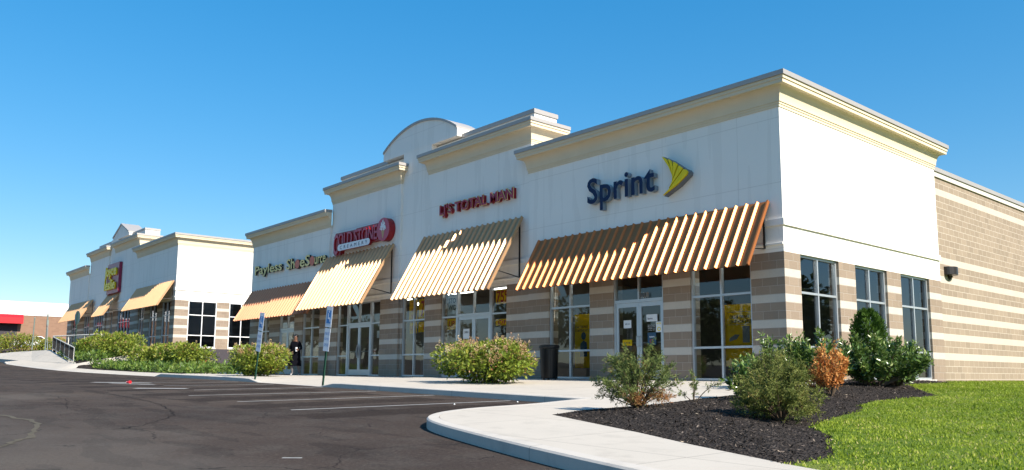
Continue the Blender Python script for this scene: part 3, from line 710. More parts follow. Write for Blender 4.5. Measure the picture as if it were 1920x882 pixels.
text('letter_edge', "LJ'S TOTAL MAN", -14.08, -9.83, 5.84, 6.39, -.04, .02, (M_['cream'], M_['dred']), s, bold=.035)
rel(s, -14, .1, 5.9)
s = thing('shop_sign', 'crimson letters with white pill panel and red oval showing an ice cream cone', 'sign', (-20,.1,5.5))
def bigc(U, W, X, Z): return X, np.where(U < .115, 5.34+(Z-5.62)*1.45, Z)
text('lettering', 'COLD STONE', -21.95, -18.28, 5.60, 6.22, -.16, .05, (M_['crim'], M_['dred']), s, bold=.01, spacing=.95, warp=bigc)
m = MB()
m.prism([(x, -.108, z) for x, z in [(-22.03,5.42),(-21.9,5.28),(-21.4,5.28),(-21.35,5.55),(-18.2,5.55),(-18.2,6.28),(-20.0,6.28),(-20.1,6.24),(-21.3,6.26),(-21.85,6.28),(-22.0,6.1)]], (0,.2,0)); m.build('backing', M_['dred'], s)
cx, cz = -17.76, 5.93
m = MB(); m.prism([(cx+.48*math.cos(q), -.2, cz+.48*math.sin(q)) for q in np.linspace(0, 2*math.pi, 33)[:-1]], (0,.29,0), 0, 1); m.build('oval_panel', [M_['crim'], M_['dred']], s)
m = MB()
for (dx, dz, r) in ((0,.33,.07),(-.09,.24,.085),(.08,.23,.09),(-.13,.12,.09),(0,.13,.11),(.14,.1,.09),(-.08,.02,.08),(.08,.01,.08),(-.2,.03,.05),(.2,.02,.05),(0,.42,.025)):
    k = random.uniform(0, 6); m.prism([(cx+dx+r*(.75+.25*math.sin(5*q+k))*math.cos(q), -.205-.01*random.random(), cz+dz+r*(.75+.25*math.sin(5*q+k))*math.sin(q)) for q in np.linspace(0, 6.283, 15)[:-1]], (0,.004,0))
m.build('scoop', M_['white'], s)
m = MB(); m.prism([(cx-.12,-.204,cz-.04),(cx+.12,-.204,cz-.04),(cx+.02,-.204,cz-.36),(cx-.02,-.204,cz-.36)], (0,.003,0)); m.build('cone', M_['tan'], s)
m = MB()
pill = [(-21.42+.16-.16*math.sin(q), -.24, 5.42+.14-.14*math.cos(q)) for q in np.linspace(0, math.pi, 9)]+[(-18.86+.0+.16*math.sin(q), -.24, 5.56+.14*math.cos(q)) for q in np.linspace(0, math.pi, 9)]
m.prism(pill, (0,.13,0), 0, 1); m.build('pill_panel', [M_['white'], M_['dred']], s)
text('small_lettering', 'CREAMERY', -21.2, -18.9, 5.48, 5.63, -.243, .002, (M_['navy'], M_['navy']), s, bold=.0, spacing=1.9)
rel(s, -20, .1, 5.5)
s = thing('shop_sign', 'cream serif letters with two orange round letters above the lowest left awning', 'sign', (-26.5,0,5.1))
def pay(name, t, x0, x1, z0, z1, face): text(name, t, x0, x1, z0, z1, -.15, .10, (M_[face], M_['ink']), s, bold=.016)
W_ = -30.35; 
pay('lettering', 'Payless', -30.35, -27.15, 4.98, 5.60, 'cream'); pay('lettering', 'Sh', -26.65, -25.75, 5.08, 5.60, 'cream')
pay('lettering', 'eS', -25.2, -24.2, 5.07, 5.60, 'cream'); pay('lettering', 'urce', -23.72, -22.66, 5.07, 5.42, 'cream')
for cx_ in (-25.46, -23.95):
    m = MB(); m.prism([(cx_+.24*math.cos(q), -.16, 5.26+.23*math.sin(q)) for q in np.linspace(0, 6.283, 21)[:-1]], (0,.14,0), 0, 1); m.build('round_letter', [M_['orange'], M_['ink']], s)
rel(s, -26.5, 0, 5.1)
s = thing('shop_sign', 'square magenta panel with yellow letters on the gabled shop', 'sign', (-57.8,.3,6.1))
m = MB(); m.box(-59.4, -56.25, .06, .28, 6.13, 8.5); m.build('panel', M_['magenta'], s)
text('lettering', 'joyce', -59.75, -56.6, 7.25, 8.3, -.06, .11, (M_['yellow'], M_['yellow']), s, bold=.03)
text('lettering', 'leslie', -59.75, -56.75, 6.42, 7.25, -.06, .11, (M_['yellow'], M_['yellow']), s, bold=.03)
rel(s, -57.8, .3, 6.1)

# ------------------------------------------------------------------ posters and small signs
def poster(name, label, x0, x1, z0, z1, y, mat, lines=(), cat='poster', group=None):
    t = thing(name, label, cat, ((x0+x1)/2, y, z0), group=group)
    m = MB(); m.box(x0, x1, y, y+.006, z0, z1); m.build('sheet', M_[mat], t)
    for (s_, a, b, c, d, im) in lines: text('print', s_, x0+(x1-x0)*a, x0+(x1-x0)*b, z0+(z1-z0)*c, z0+(z1-z0)*d, y-.003, .002, (M_[im], M_[im]), t, bold=.02)
    return t
t = poster('poster', 'tall yellow poster with a phone picture in the window next to the corner', -1.88, -1.0, .36, 1.92, .2, 'postery', [('ORE A SWEET',.2,.86,.765,.82,'ink'),('ONE FOR LESS.',.2,.95,.69,.745,'ink')])
m = MB(); m.box(-1.75,-1.06,.196,.199,1.72,1.73); m.box(-1.75,-1.06,.196,.199,1.4,1.41); m.box(-1.33,-1.13,.194,.199,.95,1.36); m.prism([(-1.72,.196,.98),(-1.5,.196,1.04),(-1.42,.196,1.15),(-1.55,.196,1.16),(-1.72,.196,1.06)], (0,.003,0)); m.build('printed_picture', M_['dkgrey'], t)
rel(t, -1.44, .2, .36)
t = poster('poster', 'yellow poster with a figure picture in the window beside the trash can', -7.22, -6.44, .32, 1.94, .2, 'postery', [('DAILY BONUS',.05,.7,.74,.79,'ink'),('STARTING AT 7PM',.03,.92,.67,.72,'ink')])
m = MB(); m.prism([(-6.85+.1*math.cos(q),.195,1.28+.12*math.sin(q)) for q in np.linspace(0,6.283,13)[:-1]], (0,.003,0)); m.prism([(-7.0,.195,.66),(-6.7,.195,.66),(-6.72,.195,1.08),(-6.85,.195,1.15),(-6.98,.195,1.05)], (0,.003,0)); m.build('printed_picture', M_['bluecard'], t)
rel(t, -6.83, .2, .32)
def P_(px, py): return -5.48+(px-1155)*.0192, (712-py)*.01483
def card(label, a, b, mat, lines=(), name='notice'):
    x0, z1 = P_(*a); x1, z0 = P_(*b); t = poster(name, label, x0, x1, z0, z1, .055, mat, lines, 'notice'); rel(t, (x0+x1)/2, .055, z0); return t
card('white paper notice taped to the left leaf of the right-hand shop door', (1173.5,600), (1188,615), 'paper', [('ask us',.2,.8,.45,.65,'bluecard')])
card('small yellow card at push bar height on the left door leaf', (1171,637), (1189,648.5), 'postery', [('SAVE',.15,.85,.35,.6,'ink')])
t = card('white card with yellow mark high on the right door leaf', (1217,591.4), (1236.7,604.6), 'paper', [('Sprint',.1,.58,.22,.55,'navy')])
card('narrow white and yellow card by the right door edge', (1234,605.5), (1245,625), 'paper', [('ENTER',.15,.85,.75,.9,'yellow'),('O',.2,.8,.1,.5,'yellow')])
card('dark blue card low on the right door leaf', (1218.6,625), (1234,648), 'bluecard', [('open',.2,.8,.55,.7,'paper'),('O',.25,.7,.15,.45,'red')])
t = thing('opening_hours', 'white opening hours lettering on the right glass door leaf', 'lettering', (-4.2,.06,1.4))
x0, z1 = P_(1219,609); x1, z0 = P_(1232,622)
for i, l_ in enumerate(('Store Hours','Mon-Sat 10-8','Saturday 10-6','Sunday 12-5')):
    zz = z1-(z1-z0)*(i+1)/4; text('print', l_, x0, x1, zz, zz+(z1-z0)/4*.72, .06, .002, (M_['paper'], M_['paper']), t)
rel(t, -4.2, .06, 1.4)
t = thing('house_number', 'black street number 3001 over the right-hand shop door', 'number', (-4.35,.03,2.25))
text('digits', '3001', -4.48, -4.22, 2.275, 2.405, .033, .004, (M_['ink'], M_['ink']), t, bold=.01)
text('digit_outline', '3001', -4.49, -4.21, 2.265, 2.415, .0385, .004, (M_['paper'], M_['paper']), t, bold=.03)
rel(t, -4.35, .03, 2.25)
def sale(label, x0, x1, z0, z1, y, lines, mat='postery'):
    t = poster('sale_poster', label, x0, x1, z0, z1, y, mat, lines, group='yellow sale posters in the clothing shop windows'); rel(t, (x0+x1)/2, y, z0)
sale('yellow STORE WIDE sale poster in the left pane of the narrow clothing shop window', -16.6, -16.05, 2.22, 2.98, .4, [('STOR',.05,.97,.68,.9,'posterr'),('WIDE',.25,.97,.36,.58,'posterr'),('S',.3,.5,.05,.25,'posterr')])
sale('yellow UP TO poster in the left pane, below the transom bar', -16.55, -16.05, 1.66, 2.1, .4, [('UP T',.12,.97,.3,.72,'posterr')])
sale('yellow poster with a tall red 75 in the right pane of the narrow window', -15.95, -15.3, 2.22, 2.98, .4, [('75',.25,.95,.1,.92,'posterr')])
sale('yellow OFF poster cut by the right edge of the narrow window', -15.95, -15.3, 1.7, 2.1, .4, [('O',.5,.95,.15,.65,'posterr')])
sale('pale store wide poster high in the left sidelight of the clothing shop door', -13.95, -13.25, 2.22, 2.95, .32, [('STOR',.1,.95,.65,.9,'bluecard'),('WIDE',.1,.95,.3,.55,'bluecard')], 'paper')
sale('yellow UP TO poster in the left sidelight of the clothing shop door', -13.95, -13.2, 1.72, 2.12, .32, [('UP T',.15,.97,.25,.8,'posterr')])
sale('yellow poster with red 75% high in the right sidelight of the clothing shop door', -11.15, -10.38, 2.5, 3.0, .32, [('75%',.05,.98,.1,.9,'posterr')])
sale('yellow OFF poster low in the right sidelight of the clothing shop door', -11.15, -10.38, 1.76, 1.98, .32, [('OFF',.15,.98,.15,.85,'posterr')])
t = poster('notice', 'white notice on the left door leaf of the clothing shop', -12.75, -12.4, 1.35, 1.7, .15, 'paper', [('OPEN',.15,.85,.55,.75,'ink')], 'notice'); rel(t, -12.575, .15, 1.35)
t = poster('notice', 'pale green notice in the right sidelight of the ice cream shop', -18.75, -18.4, 1.55, 1.85, .26, 'paper', [], 'notice'); rel(t, -18.575, .26, 1.55)
t = poster('banner', 'red banner low in the last side window by the flank wall', 0,1,0,1, 0, 'posterr', [], 'banner')
for ch in [k for k in C.objects if k.parent == t]: bpy.data.objects.remove(ch)
t.location = (-.45,6.9,.4); m = MB(); m.box(-.006, 0, -.3, .3, 0, 1.05); m.build('sheet', M_['posterr'], t)

# ------------------------------------------------------------------ street furniture
def trash_can(x, y):
    z = float(walk(x, y)); t = thing('trash_can', 'black ribbed metal trash can by the shop window', 'trash can', (x,y,z))
    m = MB()
    for i in range(36):
        a = 2*math.pi*i/36; r0, r1 = .25, .28; da = .06
        m.poly([(r0*math.cos(a-da),r0*math.sin(a-da),.06),(r0*math.cos(a+da),r0*math.sin(a+da),.06),(r1*math.cos(a+da),r1*math.sin(a+da),.94),(r1*math.cos(a-da),r1*math.sin(a-da),.94)])
    m.tube([(0,0,.03),(0,0,.06)], [.24,.255], 28); m.tube([(0,0,.06),(0,0,.9)], [.235,.262], 28)
    m.build('body', M_['black'], t)
    m = MB(); m.tube([(0,0,.92),(0,0,.94),(0,0,1.0),(0,0,1.02)], [.285,.305,.305,.27], 32); m.build('rim', M_['black'], t)
    m = MB(); m.tube([(0,0,1.021),(0,0,1.03)], [.2,.18], 24); m.build('lid', M_['rubber'], t)
    m = MB()
    for k in range(3): a = k*2.09+.4; m.tube([(.2*math.cos(a),.2*math.sin(a),0),(.2*math.cos(a),.2*math.sin(a),.04)], .03, 8)
    m.build('foot', M_['black'], t)
trash_can(-7.25, -.85)
def park_sign(x, y, z, lean, label):
    t = thing('parking_sign', label, 'sign', (x,y,z), group='parking signs on green posts at the kerb ramp')
    t.rotation_euler = (0, math.radians(lean), math.radians(6))
    m = MB(); m.box(-.028, .028, -.003, .003, -.1, 2.25); m.box(-.03, -.022, -.03, -.003, -.1, 2.25); m.box(.022, .03, -.03, -.003, -.1, 2.25)
    m.build('post', M_['green_post'], t)
    m = MB(); m.box(-.15, .15, -.036, -.031, 1.72, 2.32); p = m.build('upper_plate', M_['signwhite'], t)
    m = MB(); m.box(-.10, .10, -.039, -.0365, 1.83, 2.2); m.build('blue_field', M_['signblue'], p)
    m = MB(); m.tube([(0,-.041,2.16),(0,-.0412,2.16)], .03, 10) ; m.prism([(-.05,-.041,2.12),(-.02,-.041,2.12),(-.01,-.041,2.0),(.06,-.041,2.0),(.09,-.041,1.88),(.06,-.041,1.87),(.04,-.041,1.95),(-.05,-.041,1.95)], (0,.001,0))
    m.build('wheelchair_mark', M_['signwhite'], p)
    m = MB(); m.box(-.14, .14, -.036, -.031, 1.04, 1.69); q = m.build('lower_plate', M_['signwhite'], t)
    for i, s_ in enumerate(('PENALTIES','$50 FIRST','OFFENSE')): text('print', s_, -.11, .11, 1.5-i*.16, 1.58-i*.16, -.038, .001, (M_['signblue'], M_['signblue']), q)
park_sign(-15.5, -6.3, -.23, 8.5, 'blue and white parking sign on leaning green post, left one behind the shrub')
park_sign(-10.75, -6.35, -.30, 6.5, 'blue and white parking sign on leaning green post before the ice cream shop')
# wall light
t = thing('wall_light', 'dark bronze wall light on the pale block flank wall', 'light', (-.12,10.1,3.5))
m = MB(); R_ = .2
pts = [(.0,-.33,0)]+[(.04+.24*math.sin(q), -.33*math.cos(q), 0) for q in np.linspace(0, math.pi, 13)]+[(0,.33,0)]
m.prism([(x,y,-.13) for x, y, _ in pts], (0,0,.26)); m.build('hood', M_['lamp'], t, bevel=.01)
m = MB(); m.tube([(.0,0,-.14),(.05,0,-.24),(.12,0,-.16)], [.05,.06,.03], 10); m.build('bracket', M_['lamp'], t)
# stop sign seen from behind
x, y = -44.6, -5.2; z = .6
t = thing('stop_sign', 'grey back of an octagonal road sign on a green post by the shrubs', 'sign', (x,y,z)); t.rotation_euler = (0,0,math.radians(8))
m = MB(); m.box(-.035, .035, -.01, .01, -.1, 3.1); m.build('post', M_['green_post'], t)
m = MB(); m.prism([(.44*math.cos(q), .012, 2.75+.44*math.sin(q)) for q in [math.pi/8+i*math.pi/4 for i in range(8)]], (0,.006,0)); m.build('plate', M_['octback'], t)
m = MB(); m.prism([(.42*math.cos(q), .02, 2.75+.42*math.sin(q)) for q in [math.pi/8+i*math.pi/4 for i in range(8)]], (0,.003,0)); m.build('face', M_['dred'], t)
# ramp railing
t = thing('railing', 'dark mesh ramp railing with pale posts and handrail beside the shrubs', 'railing', (-45.6,-5.0,.6))
A_ = Vector((-56.6,-4.0,1.6)); B_ = Vector((-45.6,-5.0,.58)); off = Vector((45.6,5.0,-.6))
m = MB()
for k in range(6):
    p = A_.lerp(B_, k/5)+off; m.box(p.x-.03, p.x+.03, p.y-.03, p.y+.03, p.z-.1, p.z+.95)
m.tube([A_+off+Vector((0,0,.95)), B_+off+Vector((0,0,.95))], .035, 8); m.tube([A_+off+Vector((0,0,.12)), B_+off+Vector((0,0,.12))], .025, 6)
m.build('post_and_rail', M_['sill'], t)
m = MB()
for k in range(100):
    p = A_.lerp(B_, (k+.5)/100)+off; m.box(p.x-.006, p.x+.006, p.y-.006, p.y+.006, p.z+.12, p.z+.93)
m.build('infill_bars', M_['black'], t)
m = MB(); q = A_+off; m.tube([q+Vector((0,0,1.0)), q+Vector((6.6,1.6,1.0))], .045, 8)
for k in range(4): e = q+Vector((6.6,1.6,0))*(k/3); m.box(e.x-.025, e.x+.025, e.y-.025, e.y+.025, e.z-.6, e.z+1.0)
m.build('upper_rail', M_['sill'], t)
# thin poles and a car far left
t = thing('utility_pole', 'slim dark pole with a small box near its top by the brown store', 'pole', (-75,-.9,1.75))
m = MB(); m.tube([(0,0,0),(.05,0,3.5)], [.07,.05], 8); m.build('shaft', M_['octback'], t)
m = MB(); m.box(.06,.26,-.08,.08,2.5,3.0); m.box(-.02,.2,-.06,.06,3.45,3.55); m.build('fixture_box', M_['octback'], t)
m = MB(); m.tube([(.26,.05,2.5),(.4,.1,0)], .015, 5); m.tube([(.26,-.05,3.0),(.65,.1,0)], .015, 5); m.build('guy_wire', M_['galv'], t)
t = thing('sign_post', 'bare thin grey post left of the boxed pole', 'post', (-66,-3.6,1.8))
m = MB(); m.tube([(0,0,0),(.12,0,2.6)], [.05,.045], 8); m.build('shaft', M_['octback'], t)
m = MB(); m.tube([(.12,0,2.6),(.12,0,2.66)], [.06,.03], 8); m.build('cap', M_['octback'], t)
def car(loc, rz, label):
    t = thing('parked_car', label, 'car', loc, rz)
    prof = [(-2.2,.35),(-2.22,.75),(-2.0,.95),(-1.5,1.0),(-.95,1.42),(.5,1.45),(1.15,1.02),(2.0,.88),(2.2,.7),(2.22,.35)]
    m = MB(); m.prism([(x,-.85,z) for x, z in prof], (0,1.7,0)); m.build('body', M_['carwhite'], t, bevel=.06)
    for sgn in (-1, 1):
        m = MB(); yy = .853*sgn; m.prism([(-1.3,yy,1.02),(-.9,yy,1.36),(-.2,yy,1.38),(-.2,yy,1.02)], (0,.004*sgn,0)); m.prism([(-.1,yy,1.02),(-.1,yy,1.38),(.45,yy,1.38),(.95,yy,1.02)], (0,.004*sgn,0))
        m.build('side_window', M_['rubber'], t)
    for sx in (-1.35, 1.35):
        for sy_ in (-.86, .86):
            m = MB(); m.tube([(sx,sy_-.1,.32),(sx,sy_+.1,.32)], .32, 18); wl = m.build('wheel', M_['rubber'], t)
            m = MB(); m.tube([(sx,sy_-.105,.32),(sx,sy_+.105,.32)], .18, 14); m.build('rim', M_['galv'], wl)
    for yy in (-.6, .6):
        m = MB(); m.box(2.205, 2.235, yy-.18, yy+.18, .62, .78); m.build('headlight', M_['white'], t)
car((-97,2.4,float(asph(-97,2.4))+.15), math.radians(80), 'white car parked beyond the far hydrangeas near the brown store')
# scraps on the tarmac
t = thing('paper_cup', 'crushed red and white cup lying on the asphalt by the painted bars', 'litter', (-16.6,-9.9,float(road(-16.6,-9.9))))
m = MB(); m.tube([(-.08,0,.04),(.09,.04,.05)], [.035,.05], 10); m.build('cup', M_['redcan'], t); m = MB(); m.tube([(-.08,0,.04),(-.1,-.004,.038)], [.037,.03], 10); m.build('lid', M_['white'], t)
for i, (x, y) in enumerate(((-.9,-7.4),(-.95,-6.75),(-1.9,-6.8),(-2.1,-8.2))):
    m = MB(); r = .03 if i == 0 else .016; m.tube([(0,0,0),(0,0,r*.6),(0,0,r*1.3)], [r,r*1.1,r*.5], 8)
    o = m.build('pebble', M_['paper'], smooth=True); o.location = (x,y,float(road(x,y)))
    tag(o, ('large white pebble on the asphalt near the kerb nose','small white pebble against the kerb foot','tiny pale pebble right at the kerb foot','tiny pale pebble out on the stall')[i], 'pebble', 'pebbles on the asphalt')

# ------------------------------------------------------------------ plants
def frame_from(D):
    D = D/np.linalg.norm(D, axis=1, keepdims=True); R = rng.normal(size=D.shape); A = np.cross(D, R); A /= np.linalg.norm(A, axis=1, keepdims=True)+1e-9
    return D, A, np.cross(D, A)
def leaf_mesh(name, P, D, L, Wd, tone, mat, parent, up=0.0, fold=.25):
    D, A, N = frame_from(D)
    if up: # turn blades so their faces look up
        A2 = np.cross(D, np.array([[0,0,1.]])+rng.normal(size=D.shape)*(1-up)); A2 /= np.linalg.norm(A2, axis=1, keepdims=True)+1e-9; A = A2; N = np.cross(D, A)
    L = np.asarray(L)[:,None]; Wd = np.asarray(Wd)[:,None]
    v0 = P; v1 = P+D*L*.5+A*Wd*.5+N*Wd*fold; v2 = P+D*L; v3 = P+D*L*.5-A*Wd*.5+N*Wd*fold
    V = np.stack([v0, v1, v2, v3], 1).reshape(-1, 3); n = len(P); b = np.arange(n)*4
    F = np.concatenate([np.stack([b, b+1, b+2], 1), np.stack([b, b+2, b+3], 1)], 0)
    return np_mesh(name, V, F, mat, parent, tone=np.concatenate([tone, tone]))
def lobes_points(lobes, n, shell=.55):
    w_ = np.array([l[3]*l[4]*l[5] for l in lobes])**.75; w_ /= w_.sum(); k = rng.choice(len(lobes), n, p=w_); Lb = np.array(lobes)[k]
    d = rng.normal(size=(n, 3)); d /= np.linalg.norm(d, axis=1, keepdims=True); r = rng.uniform(shell, 1.0, n)[:,None]**.8
    r = r*(1+.18*rng.normal(size=(n,1))*(rng.random((n,1)) < .25))
    return Lb[:,:3]+d*r*Lb[:,3:6], d, k
def bush(name, label, cat, loc, lobes, nleaf, lsize, mat, group=None, flowers=0, stems=9, up=.5, tone_mu=.45, rz=0, wratio=.55):
    t = thing(name, label, cat, loc, rz, group)
    P, d, k = lobes_points(lobes, nleaf); keep = P[:,2] > .02; P = P[keep]; d = d[keep]; k = k[keep]
    D = d*.8+rng.normal(size=d.shape)*.6+np.array([0,0,.15]); n = len(P)
    lt = rng.uniform(-.12,.12,len(lobes))[k]; tone = np.clip(tone_mu+lt+rng.normal(0,.2,n), 0, .97)
    tone[rng.random(n) < .012] = 1
    L = lsize*rng.uniform(.6,1.25,n); leaf_mesh('foliage', P, D, L, L*wratio, tone, M_[mat], t, up)
    if flowers:
        top = (d[:,2] > .05); idx = rng.choice(np.where(top)[0], flowers); Fp = []; Fd = []
        for i in idx:
            c = P[i]+d[i]*.05; ax = d[i]*.5+np.array([0,0,.8]); ax /= np.linalg.norm(ax); h = rng.uniform(.1,.2); m_ = 26
            s_ = rng.random(m_)[:,None]; off = rng.normal(size=(m_,3))*.035*(1-s_*.7); Fp.append(c+ax*h*s_+off); Fd.append(off+ax*.02+rng.normal(size=(m_,3))*.02)
        Fp = np.concatenate(Fp); Fd = np.concatenate(Fd); n2 = len(Fp); tn = np.repeat(np.clip(rng.normal(.5,.22,flowers),0,1), 26)+rng.normal(0,.1,n2)
        leaf_mesh('flower_heads', Fp, Fd, rng.uniform(.025,.045,n2), rng.uniform(.02,.035,n2), np.clip(tn,0,1), M_['flower'], t)
    m = MB()
    for i in range(stems):
        l_ = lobes[i % len(lobes)]; e = Vector((l_[0]+random.uniform(-.5,.5)*l_[3], l_[1]+random.uniform(-.5,.5)*l_[4], l_[2]+random.uniform(.0,.6)*l_[5])); b = Vector((l_[0]*.35+random.uniform(-.08,.08), l_[1]*.35+random.uniform(-.08,.08), -.03))
        md = b.lerp(e, .5)+Vector((random.uniform(-.06,.06), random.uniform(-.06,.06), .05)); m.tube([b, md, e], [.018,.013,.005], 5)
    m.build('stems', M_['bark'], t)
    return t
def rand_lobes(rx, ry, h, n, seed, low=.35, size=.42):
    r = random.Random(seed); out = [(0,0,h*.42,rx*.72,ry*.72,h*.46)]
    for i in range(n):
        a = 2*math.pi*i/n+r.uniform(-.3,.3); q = r.uniform(.5,.72); s_ = r.uniform(.8,1.15)*size
        out.append((math.cos(a)*rx*q, math.sin(a)*ry*q, h*r.uniform(low,.62), rx*s_, ry*s_, h*r.uniform(.26,.38)))
    for i in range(max(2, n//2)):
        out.append((r.uniform(-.45,.45)*rx, r.uniform(-.45,.45)*ry, h*r.uniform(.68,.8), rx*.3, ry*.3, h*r.uniform(.14,.24)))
    return out
bush('hydrangea', 'broad hydrangea with tan flower heads on the sidewalk before the clothing shop', 'shrub', (-6.95,-3.5,float(walk(-6.95,-3.5))), rand_lobes(1.75,1.15,1.2,8,3), 6800, .125, 'hyd', 'hydrangeas planted in the sidewalk', 260, 14)
bush('hydrangea', 'rounded hydrangea beside the walking person at the left end of the near shops', 'shrub', (-18.9,-4.7,float(walk(-18.9,-4.7))), rand_lobes(1.55,1.15,1.22,8,5), 5200, .13, 'hyd', 'hydrangeas planted in the sidewalk', 150, 12)
for i, (x, y, z, rx, ry, h, sd, lb) in enumerate([(-49.8,-3.0,.95,2.6,1.2,1.55,11,'large green hydrangea right behind the octagonal sign post'),(-45.4,-2.6,.9,3.0,1.5,1.8,12,'tallest green hydrangea under the square magenta panel'),
        (-37.6,-2.6,.25,2.1,1.3,1.45,13,'green hydrangea at the left of the pair before the alley'),(-33.8,-2.4,.2,2.6,1.4,1.5,14,'wide green hydrangea hiding the foundation beside the alley')]):
    bush('hydrangea', lb, 'shrub', (x,y,z), rand_lobes(rx,ry,h,7,sd), 4600, .17, 'hyd', 'hydrangeas on the planted bank', 40, 8, tone_mu=.5)
for i, (x, y, h) in enumerate([(-80,4.2,1.5),(-85,4.0,2.0),(-87,2.2,1.9),(-88,.6,2.1),(-88,-1.2,2.2),(-88,-3.0,2.2)]):
    bush('hydrangea', ('low pink-topped shrub right at the far end of the ramp railing','second pink-topped shrub from the railing','third pink-topped shrub, beside the bare thin post','pink-topped shrub between the bare post and the red canopy','pink-topped shrub under the right end of the red canopy','pink-topped shrub at the left picture edge under the red canopy')[i], 'shrub', (x,y,float(asph(x,y))), rand_lobes(1.5,1.25,h,6,20+i), 1500, .2, 'hyd', 'flowering shrubs before the distant store', 90, 6, tone_mu=.62)
# ground cover patches
def cover(name, label, xr, yr, n, h):
    x = rng.uniform(*xr, n); y = rng.uniform(*yr, n); cl = np.sin(x*1.7+y)*.5+.5
    P = np.stack([x, y, bank_z(x, y)+rng.uniform(0, h, n)*(.5+.5*cl)], 1); D = rng.normal(size=(n,3))*.7+np.array([0,0,.7])
    L = rng.uniform(.14,.3,n); o = leaf_mesh(name, P, D, L, L*.35, np.clip(rng.normal(.5,.22,n),0,1), M_['cover'], None, .3); tag(o, label, 'ground cover', kind='stuff')
cover('ground_cover', 'low grassy ground cover along the front of the bank', (-40.5,-26), (-5.2,-1.6), 5200, .45)
cover('ground_cover', 'low leafy ground cover under the octagonal sign', (-52,-42.5), (-4.6,-2.4), 3000, .55)
# conifers and laurels in the mulch bed
def mz(x, y): return float(mulch_z(np.array(x), np.array(y)))
def spray_shrub(name, label, cat, loc, branches, mat, group=None, twig=.17, needles=13, nl=.045, nw=.011, tone_mu=.5, brown=None, density=16):
    t = thing(name, label, cat, loc, 0, group); st = MB(); P = []; D = []; T = []
    for bi, (tip, lift) in enumerate(branches):
        tip = Vector(tip); base_ = Vector((tip.x*.06, tip.y*.06, 0)); mid = base_.lerp(tip, .55)+Vector((0,0,lift))
        pts = [base_*(1-s)**2+mid*2*s*(1-s)+tip*s*s for s in np.linspace(0,1,9)]; st.tube(pts, [.010*(1-.85*i/8) for i in range(9)], 5)
        ln = (tip-base_).length; tb = rng.normal(0,.12)
        for q in range(int(density*ln)+4):
            s = rng.uniform(.22,1.0)**.75; p = base_*(1-s)**2+mid*2*s*(1-s)+tip*s*s; dr = (tip-mid)*s+(mid-base_)*(1-s); dr = np.array(dr)/np.linalg.norm(dr)
            td = dr*.7+rng.normal(size=3)*.6+np.array([0,0,.12]); td /= np.linalg.norm(td); tl = twig*rng.uniform(.5,1.2)*(1.15-.5*s)
            ss = rng.random(needles)[:,None]; P.append(np.array(p)+td*tl*ss+rng.normal(size=(needles,3))*.006); D.append(td*.75+rng.normal(size=(needles,3))*.55)
            tt = tone_mu+tb+rng.normal(0,.1)
            if brown and p.z < brown[0] and p.x > brown[1]: tt = 1
            T.append(np.full(needles, tt)+rng.normal(0,.1,needles))
    P = np.concatenate(P); D = np.concatenate(D); T = np.clip(np.concatenate(T),0,1); n = len(P)
    L = nl*rng.uniform(.6,1.4,n); leaf_mesh('foliage', P, D, L, np.full(n,nw)*rng.uniform(.7,1.3,n), T, M_[mat], t); st.build('stems', M_['bark'], t); return t
def fan(n, rx, ry, h, seed, asym=0, low=.25):
    r = random.Random(seed); out = []
    for i in range(n):
        a = r.uniform(0, 6.283); q = r.uniform(.15,1.0)**.7; top = h*(1-.62*q**1.6)*r.uniform(.72,1.12)
        if r.random() < .22: top = h*r.uniform(low*.4,low)
        out.append(((math.cos(a)*q*rx+asym*top, math.sin(a)*q*ry, top), r.uniform(.02,.16)*h))
    return out
spray_shrub('juniper', 'ragged blue-green juniper with rusty base at the left of the mulch bed', 'shrub', (2.56,-8.45,mz(2.56,-8.45)), fan(62,.70,.62,.90,31), 'juniper', 'conifers in the mulch bed', brown=(.2,.1), density=22)
spray_shrub('juniper', 'single skinny sprig between the two ragged junipers', 'shrub', (2.2,-6.65,mz(2.2,-6.65)), [((-.05,.05,.48),.03),((.42,.2,.3),.16),((-.2,-.1,.16),.03),((.08,-.05,.3),.03),((-.04,.1,.4),.02)], 'juniper', 'conifers in the mulch bed', twig=.09)
spray_shrub('juniper', 'dense olive juniper, the biggest shrub at the front of the mulch bed', 'shrub', (4.72,-8.3,mz(4.72,-8.3)), fan(84,.56,.58,.80,33), 'olive', 'conifers in the mulch bed', density=24, tone_mu=.55)
spray_shrub('juniper', 'olive feathery juniper behind the biggest front shrub, against the laurels', 'shrub', (3.2,-5.9,mz(3.2,-5.9)), fan(46,.5,.5,.84,37), 'olive', 'conifers in the mulch bed', density=20, tone_mu=.5)
